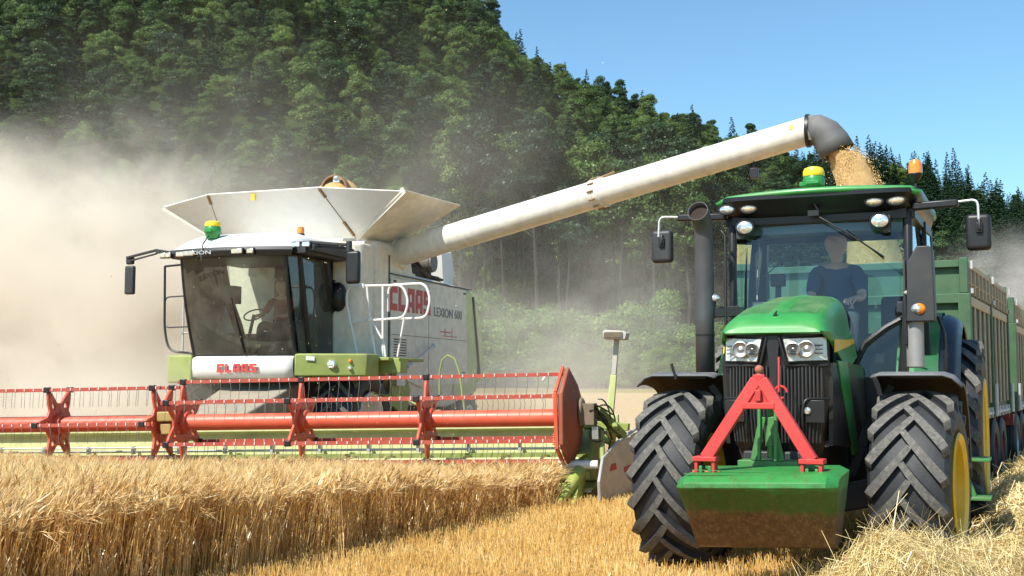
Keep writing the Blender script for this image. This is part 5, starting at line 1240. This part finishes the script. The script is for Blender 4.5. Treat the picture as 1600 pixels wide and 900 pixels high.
# rails
mb = MB()
mb.tube(fillet([(1.55, 1.15, 2.05), (1.33, 1.15, 2.95), (1.36, 1.15, 3.22), (2.38, 1.15, 3.22), (2.5, 1.15, 2.95), (2.42, 1.15, 2.66), (1.40, 1.15, 2.60)], .12), .022, 8)
mb.tube([(1.72, 1.15, 3.22), (1.78, 1.15, 2.62), (1.90, 1.15, 2.0)], .02, 8); mb.tube([(1.80, 1.15, 2.64), (2.05, 1.15, 2.25), (2.08, 1.15, 2.0)], .018, 8); mb.tube([(2.02, 1.15, 3.22), (2.03, 1.15, 2.0)], .022, 8)
mb.tube([(2.42, 1.15, 2.66), (2.30, 1.15, 2.0)], .018, 8); mb.ellip((1.78, 1.13, 2.64), (.05, .05, .05), 10, 6); mb.box(1.58, 1.68, 1.1, 1.2, 3.18, 3.26)
mb.build('platform_rail', WHITE, C)
mb = MB(); mb.tube(fillet([(2.06, 1.3, 2.78), (2.06, 1.3, 3.24), (2.74, 1.3, 3.25), (2.84, 1.3, 2.98), (2.76, 1.3, 2.66), (2.25, 1.3, 2.65)], .12), .022, 8); mb.build('platform_gate', WHITE, C)
mb = MB(); mb.tube(fillet([(-2.22, 1, 3.66), (-2.2, 1, 2.5), (-2.1, 1, 2.12), (-1.6, 1, 2.08)], .2), .022, 8); mb.tube(fillet([(-1.62, 1, 3.12), (-2.2, 1, 3.10), (-2.2, 1, 2.55), (-1.62, 1, 2.56)], .1), .013, 8); mb.tube([(-2.22, 1, 3.66), (-1.3, .9, 3.70)], .02, 8); mb.build('ladder_frame', BLACK, C)
mb = MB(); mb.tube(fillet([(-1.88, 1.1, 2.1), (-1.88, 1.1, 3.0), (-1.72, 1.1, 3.06), (-1.64, 1.1, 2.9), (-1.62, 1.1, 2.1)], .12), .018, 8); mb.tube([(-1.88, 1.1, 2.45), (-1.62, 1.1, 2.45)], .012, 6); mb.build('hand_rail', GALV, C)
mb = MB(); mb.tube([(1.62, 3.2, 1.85), (1.66, 4.4, 2.28)], .03, 8); mb.ellip((1.66, 4.4, 2.28), (.05, .05, .05), 8, 6); mb.box(1.5, 1.62, 2.7, 3.1, 1.5, 1.75); mb.build('side_strut', GALV, C)
mb = MB(); mb.prism([(2.6, 1.15), (2.6, 1.75), (3.2, 1.80), (3.5, 1.4), (3.3, .9)], 'x', 1.5, 1.56); mb.ellip((1.57, 2.85, 1.58), (.02, .06, .06), 10, 6, 0); mb.build('drive_cover', SEED, C, .01)
mb = MB(); mb.tube([(3.05, 1.2, 1.3), (3.05, 1.2, 1.75), (3.10, 1.2, 1.95), (3.2, 1.2, 2.02), (3.32, 1.2, 1.96), (3.4, 1.2, 1.75), (3.55, 1.1, 1.0), (3.2, 1.1, .95), (2.4, 1.2, 1.3), (1.5, 1.6, 1.4)], .016, 8); mb.build('lime_hose', SEED, C)
# unloading tube
A0 = w2c((-2.26, 22.84, 3.97)); A1 = w2c((4.25, 16.8, 5.12))
def ap(t): return A0.lerp(A1, t)
mb = MB(); mb.tube([ap(0), ap(.56)], .25, 36, radii=[.255, .228]); mb.tube([ap(.56), ap(1)], .23, 36, radii=[.222, .203])
ut = mb.build('unloading_tube', AUGER, C, angle=50)
mb = MB()
mb.tube([ap(0), ap(.03)], .28, 32); mb.build('tube_collar', AUGER, ut, .004)
mb = MB(); mb.tube([ap(.553), ap(.565)], .248, 32); mb.tube([ap(.566), ap(.578)], .248, 32); mb.tube([ap(.55), ap(.58)], .232, 32); mb.build('tube_flange', AUGER, ut, .004)
mb = MB()
for t in (.22, .23, .80): mb.tube([ap(t), ap(t + .004)], .2, 32, radii=[np.interp(t, [0, .56, 1], [.255, .228, .203]) + .006] * 2)
mb.build('tube_seam', WHITED, ut)
mb = MB()
for k in range(12):
    a = k * math.pi / 6; d = (A1 - A0).normalized(); x = d.cross(Vector((0, 0, 1))).normalized(); y = x.cross(d)
    p = ap(.5655) + (x * math.cos(a) + y * math.sin(a)) * .262; mb.cyl(p - d * .06, p + d * .06, .014, 6)
mb.tube([ap(.55) + Vector((0, 0, .24)), ap(.60) + Vector((0, 0, .27))], .02, 6); mb.build('flange_bolts', rust, ut)
mb = MB(); mb.tube([A0 + Vector((-.15, .25, -.9)), A0 + Vector((-.15, .2, -.4)), A0 + Vector((-.1, .1, -.12)), ap(.02)], .3, 24, radii=[.30, .31, .31, .29]); mb.build('tube_knee', WHITED, C, .01)
S = [w2c(p) for p in ((4.18, 16.87, 5.11), (4.30, 16.82, 5.11), (4.41, 16.79, 5.04), (4.49, 16.75, 4.92), (4.56, 16.72, 4.77))]
mb = MB(); mb.tube(S, .22, 28, radii=[.212, .222, .232, .24, .245], cap=False); sp2 = mb.build('rubber_spout', RUBB, C, angle=70); q = sp2.modifiers.new('t', 'SOLIDIFY'); q.thickness = .012
mb = MB(); mb.tube([S[0] - (S[1] - S[0]).normalized() * .02, S[0] + (S[1] - S[0]).normalized() * .03], .236, 28); mb.build('spout_clamp', BLACK, ut)
d = Vector((0, 0, -.3)); p = ap(.889)
mb = MB(); mb.tube([p + Vector((0, 0, -.2)), p + Vector((.02, 0, -.32))], .015, 6); mb.box(p.x - .05, p.x + .07, p.y - .05, p.y + .05, p.z - .46, p.z - .31); cm = mb.build('tube_camera', BLACK, ut, .01)
mb = MB(); mb.box(.93, .931, 0, .001, 0, .001) if False else mb.sheet([ap(.965) + Vector((-.06, -.19, .10)), ap(.975) + Vector((.02, -.20, .09)), ap(.975) + Vector((.03, -.215, .03)), ap(.965) + Vector((-.05, -.21, .04))], .004); mb.build('tube_sticker', paint('sticker2', (.8, .5, .05), .5), ut)

# ------------------------------------------------------------------ header with the reel
hl_ = w2c((.72, 15.9, 0)); HD = part('header', C, hl_, (0, -R(1.1), CYAW - R(12)))
RC = 1.11; RR_ = .565
tine_m = paint('tine_wire', (.30, .29, .27), .5, metal=.5, dust=.2); clamp_m = paint('tine_clamp', (.80, .62, .55), .5, dust=.1)
def reel_bar(x0, x1, ang):
    y, z = -RR_ * math.cos(ang), RC + RR_ * math.sin(ang); mb = MB(); mb.box(x0, x1, y - .022, y + .022, z - .024, z + .024)
    x = x0 + .07
    rr = random.Random(int(ang * 100))
    while x < x1 - .03:
        mb.box(x - .007, x + .007, y - .032, y - .021, z - .012, z + .026, 2)
        b = rr.uniform(-.012, .012); mb.tube([(x, y - .02, z - .02), (x + .012 + b, y - .035, z - .10), (x - .005 + b, y - .02, z - .19), (x - .02 + b, y + .005, z - .25)], .0035, 4, 1, cap=False)
        x += .145
    mb.build('reel_bar', [REELDK, tine_m, clamp_m], HD, angle=40)
def star(x, ph, name='reel_star'):
    mb = MB(); nth, nr_ = 96, 6; vs = []; fs = []
    for i in range(nth):
        a = 2 * math.pi * i / nth; k = abs(math.cos(3 * (a - ph))); rout = .30 + (RR_ - .03 - .30) * k ** 5
        for j in range(nr_): vs.append((x, -math.cos(a) * (.10 + (rout - .10) * j / (nr_ - 1)), RC + math.sin(a) * (.10 + (rout - .10) * j / (nr_ - 1))))
    for i in range(nth):
        am = (2 * math.pi * (i + .5) / nth - ph); off = (am * 3 / math.pi) % 1.0; off = min(off, 1 - off)
        for j in range(nr_ - 1):
            if j == 2 and off < .14: continue
            if j == 1 and .40 < off: continue
            ii = (i + 1) % nth; fs.append((i * nr_ + j, ii * nr_ + j, ii * nr_ + j + 1, i * nr_ + j + 1))
    mb.add(vs, fs); o = mb.build(name, REELRED, HD, fix=False); q = o.modifiers.new('t', 'SOLIDIFY'); q.thickness = .035; q.offset = 0
    mb = MB(); mb.cyl((x - .09, 0, RC), (x + .09, 0, RC), .155, 24)
    mb.build('star_hub', REELRED, HD, .01)
    mb = MB()
    for k in range(6):
        a = ph + k * math.pi / 3; mb.box(x - .045, x + .045, -RR_ * math.cos(a) - .035, -RR_ * math.cos(a) + .035, RC + RR_ * math.sin(a) - .04, RC + RR_ * math.sin(a) + .04)
    mb.build('bar_bearing', BLACK, HD, .01)
for k in range(6): reel_bar(-5.50, -.02, math.pi / 2 + k * math.pi / 3)
for k in range(6): reel_bar(-11.4, -5.62, k * math.pi / 3)
for x in (-1.88, -3.66, -5.42): star(x, math.pi / 2)
for x in (-5.74, -7.36, -9.1, -10.8): star(x, 0)
mb = MB(); mb.cyl((-11.4, 0, RC), (-.02, 0, RC), .113, 40); mb.build('reel_tube', REELRED, HD)
mb = MB(); mb.box(-5.70, -5.45, -.25, -.05, RC + .02, RC + .16); mb.box(-5.66, -5.5, -.22, .1, RC - .16, RC + .0); mb.build('reel_joint', paint('joint_brass', (.35, .25, .06), .5, dust=.3), HD, .02)
# end shield
mb = MB()
def hexr(r_, x, dy=0): return [(x, -r_ * math.cos(math.pi / 2 + k * math.pi / 3) + dy, RC + r_ * math.sin(math.pi / 2 + k * math.pi / 3)) for k in range(6)]
rows = [hexr(.02, .0), hexr(.63, .0), hexr(.66, .03), hexr(.655, .06), hexr(.42, .17, .03), hexr(.16, .20, .03), hexr(.01, .20, .03)]
mb.grid(rows, cu=True); mb.build('end_shield', [paint('faded_red_sheet', (.30, .065, .03), .6, dust=.4, dustcol=(.36, .2, .12))], HD, .01)
mb = MB(); mb.beam((-.03, -.52, RC - .38), (-.03, -.57, RC + .33), .05, .06); mb.beam((-.03, -.57, RC + .33), (-.02, .0, RC + .66), .04, .05); mb.beam((-.03, -.52, RC - .38), (-.02, .0, RC - .64), .04, .05)
for k in range(5): mb.cyl((-.08, -.55, RC - .32 + k * .03), (-.05, -.55, RC - .32 + k * .03), .012, 6)
mb.build('end_frame', REELRED, HD, .005)
mb = MB(); mb.ellip((.22, -.02, RC + .06), (.06, .2, .2), 14, 10); mb.box(.2, .40, -.15, .15, RC - .1, RC + .18); mb.build('reel_motor', paint('oily_brown', (.10, .07, .045), .6, dust=.5), HD, .02)
mb = MB(); rr = random.Random(4)
for k in range(9):
    a = Vector((.34 + rr.uniform(-.03, .1), rr.uniform(-.2, .2), RC + rr.uniform(-.05, .3))); b = Vector((.62 + rr.uniform(-.1, .15), rr.uniform(.1, .5), RC + rr.uniform(-.35, .15)))
    m_ = (a + b) / 2 + Vector((rr.uniform(-.08, .1), -.1, rr.uniform(-.15, .22))); pts = [a * (1 - t) ** 2 + m_ * 2 * t * (1 - t) + b * t * t for t in np.linspace(0, 1, 9)]; mb.tube(pts, .011, 6)
mb.tube(arc((.42, RC - .22), .10, 0, 320, 14, 'xz', -.05), .010, 6); mb.build('hydraulic_hose', BLACK, HD)
mb = MB(); mb.beam((.40, .1, RC + .10), (.68, .6, RC - .28), .10, .11); mb.beam((.62, .2, RC - .1), (.50, .5, RC - .6), .07, .09); mb.cyl((.48, -.05, RC - .55), (.46, .1, RC - .15), .035, 10); mb.beam((.1, .8, 1.0), (.75, .7, .95), .10, .10); mb.build('reel_arm', SEED, HD, .01)
mb = MB(); mb.cyl((.50, .2, RC - .2), (.66, .5, RC - .5), .022, 8); mb.box(.36, .44, -.1, .02, RC - .28, RC - .12); mb.build('arm_cylinder', STEEL, HD)
# table: back wall, floor, knife, auger
mb = MB(); mb.prism([(1.10, .30), (1.22, .30), (1.22, .93), (1.0, .97), (1.0, .94), (1.10, .90)], 'x', -11.4, .32); bw = mb.build('back_wall', SEEDP, HD, .004)
mb = MB(); mb.prism([(.1, .16), (1.12, .22), (1.12, .27), (.1, .19)], 'x', -11.4, .32); mb.box(-11.4, .3, .95, 1.1, .48, .60); mb.build('table', SEED, HD)
mb = MB(); mb.cyl((-11.4, 1.0, .66), (-.2, 1.0, .66), .018, 8); mb.cyl((-11.4, .98, .72), (-5.8, .98, .72), .012, 8)
for k in range(16): mb.box(-11.2 + k * .74, -11.16 + k * .74, .96, 1.04, .62, .74)
mb.build('table_pipe', GALV, HD)
mb = MB(); mb.cyl((-11.4, .62, .40), (.30, .62, .40), .16, 24)
hx = []
for side, x0, x1 in ((1, -11.3, -6.2), (-1, -5.2, .2)):
    n_ = int(abs(x1 - x0) / .55 * 16); rows = []
    for i in range(n_ + 1):
        t = i / n_; a = side * t * n_ / 16 * 2 * math.pi; x = x0 + (x1 - x0) * t; rows.append([(x, .62 + math.cos(a) * r_, .40 + math.sin(a) * r_) for r_ in (.155, .20)])
    mb.grid(rows)
mb.build('table_auger', SEEDP, HD)
mb = MB(); x = -11.3
while x < .2: mb.prism([(.0, .14), (.12, .13), (.12, .18)], 'x', x - .012, x + .012); x += .1
mb.box(-11.4, .3, .10, .16, .13, .17); mb.build('knife_bar', STEEL, HD)
# divider end
mb = MB(); px_ = lambda y: .46 + .42 * sm((y + .3) / 1.6)
poly = [(-.30, .06), (-.34, .30), (-.1, .56), (.35, .74), (.8, .86), (1.2, .96), (1.62, .93), (1.66, .12), (.9, .02), (.1, .02)]
for i in range(8):
    ya, yb = -.32 + i * .2475, -.32 + (i + 1) * .2475; zt = lambda y: np.interp(y, [-.34, -.1, .35, .8, 1.2, 1.62], [.30, .56, .74, .86, .96, .93])
    mb.hexa([(px_(ya), ya, .03), (px_(ya) + .02, ya, .03), (px_(yb) + .02, yb, .03), (px_(yb), yb, .03), (px_(ya), ya, zt(ya)), (px_(ya) + .02, ya, zt(ya)), (px_(yb) + .02, yb, zt(yb)), (px_(yb), yb, zt(yb))])
sd = mb.build('divider_panel', paint('beige_sheet', (.60, .54, .42), .5, dust=.4), HD, .008)
mb = MB(); mb.tube([(px_(y) + .01, y, z) for y, z in ((-.32, .06), (-.36, .30), (-.1, .58), (.35, .76), (1.2, .98), (1.62, .95))], .022, 8); mb.build('panel_edge', GALV, sd)
mb = MB(); mb.sheet([(px_(.1) + .026, .1, .40), (px_(.3) + .026, .3, .42), (px_(.28) + .026, .28, .50), (px_(.15) + .026, .15, .48)], .004); mb.sheet([(px_(.5) + .026, .5, .36), (px_(.9) + .026, .9, .42), (px_(.9) + .026, .9, .48), (px_(.5) + .026, .5, .43)], .004); mb.build('panel_decal', TEXTR, sd)
mb = MB(); mb.prism([(.10, .50), (.25, .88), (1.2, .99), (1.25, .95), (1.22, .30), (.2, .30)], 'x', .28, .33); mb.sheet([(.30, .15, .86), (.52, .30, .74), (.52, 1.2, .97), (.30, 1.2, 1.0)], .02); mb.sheet([(-.02, .05, .62), (.30, .05, .64), (.30, .9, .98), (-.02, .9, .98)], .015); mb.build('divider_cover', SEED, HD, .01)
mb = MB(); mb.cyl((-.1, -.05, .50), (.42, -.05, .50), .055, 20); mb.build('divider_roller', WHITE, HD)
mb = MB()
def ring(y, cx, cz, rx, rz_): return [(cx + rx * math.cos(a), y, cz + rz_ * math.sin(a)) for a in np.linspace(0, 6.28, 14, endpoint=False)]
mb.grid([ring(-.85, .02, .07, .012, .012), ring(-.6, .06, .15, .055, .06), ring(-.3, .12, .30, .085, .10), ring(-.1, .17, .40, .09, .10), ring(.0, .19, .42, .04, .04)], cu=True); mb.prism([(-.6, .05), (.3, .05), (.3, .4), (-.1, .38)], 'x', .14, .20); mb.build('crop_divider', paint('lime_plastic', (.34, .44, .06), .45, dust=.25), HD, angle=60)
mb = MB(); mb.beam((.45, .8, .86), (.55, .8, 1.66), .11, .09, w2=.08); mb.box(.42, .60, .74, .86, .95, 1.12); pst = mb.build('sensor_post', paint('post_lime', (.50, .56, .22), .5, dust=.3), HD, .01)
mb = MB(); mb.beam((.55, .8, 1.66), (.60, .8, 2.14), .07, .06); mb.prism([(.44, 2.15), (.74, 2.13), (.76, 2.22), (.72, 2.25), (.46, 2.27), (.43, 2.24)], 'y', .62, .98); mb.build('sensor_head', paint('sensor_grey', (.48, .46, .42), .6, dust=.3), pst, .012)
mb = MB(); mb.box(.45, .70, .60, .62, 2.165, 2.235); mb.build('sensor_window', paint('sensor_brown', (.12, .09, .06), .5), pst)
mb = MB(); mb.beam((-.35, .3, 1.60), (-.28, .3, 1.70), .035, .03); mb.build('reel_position_mark', WHITE, HD, .005)
# ------------------------------------------------------------------ people
def skin_mesh(name, nodes, edges, mat, parent, root=0, sub=2):
    me = bpy.data.meshes.new(name); me.from_pydata([n[0] for n in nodes], edges, []); me.materials.append(mat)
    o = bpy.data.objects.new(name, me); SC.collection.objects.link(o); o.parent = parent
    sk = o.modifiers.new('skin', 'SKIN'); sk.use_smooth_shade = True
    for v, n in zip(me.skin_vertices[0].data, nodes): v.radius = (n[1], n[2] if len(n) > 2 else n[1])
    me.skin_vertices[0].data[root].use_root = True
    if sub: s = o.modifiers.new('sub', 'SUBSURF'); s.levels = sub; s.render_levels = sub
    return o
def seated_person(label, loc, rotz, shirt, hand_l, hand_r, scale=1.0, cap=None):
    """origin between the hips, facing -y; hands given in the same frame"""
    body = None
    V = Vector
    nd = [((0, 0, .05), .13, .10), ((0, .0, .2), .13, .10), ((0, .0, .38), .14, .10), ((0, -.01, .50), .12, .085), ((0, -.015, .57), .055), ((0, -.03, .63), .052),      # 0-5 pelvis..neck
          ((0, -.045, .69), .10, .10), ((0, -.045, .765), .122, .122), ((0, -.035, .84), .095, .10)]      # 6-8 head
    ed = [(0, 1), (1, 2), (2, 3), (3, 4), (4, 5), (5, 6), (6, 7), (7, 8)]
    sh = [((0, 0, .04), .15, .12), ((0, 0, .2), .15, .12), ((0, 0, .38), .158, .118), ((0, -.01, .50), .13, .095), ((0, -.015, .555), .07)]
    se = [(0, 1), (1, 2), (2, 3), (3, 4)]
    for s, hand in ((-1, V(hand_l)), (1, V(hand_r))):
        shd = V((s * .19, -.01, .49)); elb = (shd + hand) / 2 + V((s * .07, .03, -.12)); wr = hand.lerp(elb, .22)
        b = len(nd); nd += [(tuple(shd), .06), (tuple(elb), .042), (tuple(wr), .028), (tuple(hand), .036, .022)]; ed += [(3, b), (b, b + 1), (b + 1, b + 2), (b + 2, b + 3)]
        d = (hand - wr).normalized(); side = d.cross(V((0, 0, 1))).normalized(); dn = V((0, 0, -1))
        for k, (o_, l) in enumerate(((-.03, .07), (-.01, .08), (.01, .075), (.03, .06))):
            p = hand + side * o_ + d * .03; q = p + d * l * .5; r_ = q + d * l * .2 + dn * l * .45; t = r_ + dn * l * .25 - d * l * .3
            c = len(nd); nd += [(tuple(p), .010), (tuple(q), .009), (tuple(r_), .0085), (tuple(t), .007)]; ed += [(b + 3, c), (c, c + 1), (c + 1, c + 2), (c + 2, c + 3)]
        c = len(nd); p = hand - side * s * .035; nd += [(tuple(p), .011), (tuple(p + d * .03 - side * s * .015 + dn * .02), .010), (tuple(p + d * .05 + dn * .045), .008)]; ed += [(b + 3, c), (c, c + 1), (c + 1, c + 2)]
        e = len(sh); sh += [(tuple(shd), .075), (tuple(shd.lerp(elb, .55)), .066), (tuple(shd.lerp(elb, .85)), .060)]; se += [(3, e), (e, e + 1), (e + 1, e + 2)]
        hip = V((s * .10, -.02, .0)); kn = V((s * .16, -.46, .06)); an = V((s * .15, -.58, -.36)); toe = V((s * .15, -.74, -.42))
        b = len(nd); nd += [(tuple(hip), .09), (tuple(kn), .06), (tuple(an), .042), (tuple(toe), .035, .03)]; ed += [(0, b), (b, b + 1), (b + 1, b + 2), (b + 2, b + 3)]
    root = bpy.data.objects.new('person', None); SC.collection.objects.link(root); root.location = loc; root.rotation_euler = (0, 0, rotz); root.scale = (scale,) * 3
    tag(root, label, 'person')
    bd = skin_mesh('body', nd, ed, SKIN, root, 0, 2)
    skin_mesh('shirt', sh, se, shirt, root, 0, 2)
    tn = [((0, 0, .06), .155, .125)]; te = []
    for s in (-1, 1):
        b = len(tn); tn += [((s * .10, -.02, .0), .105), ((s * .16, -.46, .06), .075), ((s * .15, -.57, -.32), .058)]; te += [(0, b), (b, b + 1), (b + 1, b + 2)]
    skin_mesh('trousers', tn, te, TROUS, root, 0, 2)
    # face: nose, ears, eyes and mouth set on the head
    mb = MB(); mb.ellip((0, -.145, .755), (.013, .022, .022), 10, 8)
    for s in (-1, 1): mb.ellip((s * .083, -.04, .755), (.010, .02, .032), 8, 8)
    mb.build('nose_and_ears', SKIN, bd)
    mb = MB()
    for s in (-1, 1): mb.ellip((s * .032, -.128, .78), (.014, .008, .008), 10, 6)
    mb.build('eyes', paint('eye_dark', (.03, .02, .015), .3, dust=0), bd)
    mb = MB(); mb.ellip((0, -.128, .712), (.026, .008, .006), 12, 6); mb.build('mouth', paint('lip', (.35, .12, .10), .5, dust=0), bd)
    mb = MB(); mb.ellip((0, -.02, .81), (.096, .112, .10), 18, 12); mb.v = [(x, y, max(z, .80 if y < -.07 else .735)) for x, y, z in mb.v]
    mb.build('hair' if cap is None else 'cap', HAIR if cap is None else cap, root)
    return root
def in_frame(base, yaw, p):
    c, s = math.cos(yaw), math.sin(yaw); return (base[0] + p[0] * c + p[1] * s, base[1] - p[0] * s + p[1] * c, p[2])
seated_person('driver in a navy T-shirt holding the steering wheel inside the tractor cab', in_frame((2.41, 10.18), TYA, (.02, 2.10, 2.16)), TY + R(4), SHIRT, (-.13, -.44, .17), (.15, -.42, .20), 1.06)
seated_person('driver in a dark red shirt sitting behind the dusty harvester windscreen', in_frame((-4.49, 20.2), R(18), (.12, 1.12, 2.50)), -CYAW, SHIRTR, (-.30, -.36, .22), (.10, -.40, .2), 1.0, cap=TROUS)
# ------------------------------------------------------------------ dust in the air
def dust_volume(name, c, r, dens, seed, label, falloff=1.0, nscale=0.12, col=(0.90, 0.80, 0.66), lo=0.25, hi=0.75, rot=0, step=None, aniso=-0.2):
    mb = MB(); mb.ellip((0, 0, 0), (1, 1, 1), 28, 16)
    m = bpy.data.materials.new(name + '_air'); m.use_nodes = True; nt = m.node_tree; nt.nodes.clear()
    out = N(nt, 'ShaderNodeOutputMaterial'); pv = N(nt, 'ShaderNodeVolumePrincipled')
    pv.inputs['Color'].default_value = (*col, 1); pv.inputs['Anisotropy'].default_value = aniso
    tc = N(nt, 'ShaderNodeTexCoord')
    ln = N(nt, 'ShaderNodeVectorMath', operation='LENGTH'); nt.links.new(tc.outputs['Object'], ln.inputs[0])
    fo = N(nt, 'ShaderNodeMapRange', interpolation_type='SMOOTHERSTEP'); nt.links.new(ln.outputs['Value'], fo.inputs[0])
    fo.inputs[1].default_value = 1.0; fo.inputs[2].default_value = 1.0 - falloff; fo.inputs[3].default_value = 0; fo.inputs[4].default_value = 1
    g = N(nt, 'ShaderNodeTexCoord')
    mp = N(nt, 'ShaderNodeMapping'); mp.inputs['Scale'].default_value = r; mp.inputs['Location'].default_value = (seed * 7.3, seed * 3.1, seed)
    nt.links.new(tc.outputs['Object'], mp.inputs[0])
    nz = N(nt, 'ShaderNodeTexNoise'); nz.inputs['Scale'].default_value = nscale; nz.inputs['Detail'].default_value = 5; nz.inputs['Roughness'].default_value = 0.6; nz.inputs['Distortion'].default_value = 0.9
    nt.links.new(mp.outputs[0], nz.inputs[0])
    mr = N(nt, 'ShaderNodeMapRange'); nt.links.new(nz.outputs[0], mr.inputs[0]); mr.inputs[1].default_value = lo; mr.inputs[2].default_value = hi; mr.inputs[3].default_value = 0.0; mr.inputs[4].default_value = 1
    mu = N(nt, 'ShaderNodeMath', operation='MULTIPLY'); nt.links.new(mr.outputs[0], mu.inputs[0]); nt.links.new(fo.outputs[0], mu.inputs[1])
    m2 = N(nt, 'ShaderNodeMath', operation='MULTIPLY'); nt.links.new(mu.outputs[0], m2.inputs[0]); m2.inputs[1].default_value = dens
    nt.links.new(m2.outputs[0], pv.inputs['Density']); nt.links.new(pv.outputs[0], out.inputs[1])
    o = mb.build(name, m, angle=180); o.location = c; o.scale = r; o.rotation_euler = (0, rot, 0)
    tag(o, label, 'dust', None, 'stuff'); return o
dust_volume('dust_cloud', (-17, 31, .2), (17.5, 11, 9.0), 1.25, 1, 'thick pale tan dust cloud billowing behind the harvester', falloff=0.62, nscale=.32, lo=.44, hi=.60, col=(.98, .905, .79), aniso=-.3)
dust_volume('dust_plume', (-9.5, 29, 4.4), (6.0, 5, 5.0), 0.28, 22, 'wispy dust plume rising behind the grain tank', falloff=0.9, nscale=.65, lo=.48, hi=.60, col=(.97, .91, .81), aniso=-.3)
dust_volume('dust_haze', (-14, 62, 4), (38, 32, 20), 0.018, 4, 'thin high dust drifting in front of the wooded hill', falloff=0.9, nscale=.12, lo=.42, hi=.62, col=(.95, .91, .83))
dust_volume('harvester_dust', (0.3, 25.5, 0.2), (4.8, 6.0, 4.2), 0.17, 9, 'thin dust around the rear of the harvester', falloff=0.9, nscale=.4, lo=.3, hi=.6, col=(.98, .91, .79), aniso=-.2)
dust_volume('cab_dust', (-7.0, 20.6, .8), (3.2, 2.6, 2.0), 0.8, 15, 'thin dust drifting round the far corner of the harvester cab', falloff=0.95, nscale=.5, lo=.25, hi=.6, col=(.98, .91, .79))
dust_volume('trailer_dust', (9.8, 23.0, 3.2), (2.6, 3.0, 1.7), 0.40, 12, 'small grain dust cloud rising above the trailer', falloff=0.9, nscale=.7, lo=.40, hi=.62, col=(.95, .93, .9))
dust_volume('field_dust', (5, 100, 4), (24, 12, 13), 0.035, 17, 'thin grey dust hanging over the far field before the dark wood', falloff=0.95, nscale=.15, lo=.36, hi=.62, col=(.95, .92, .86))
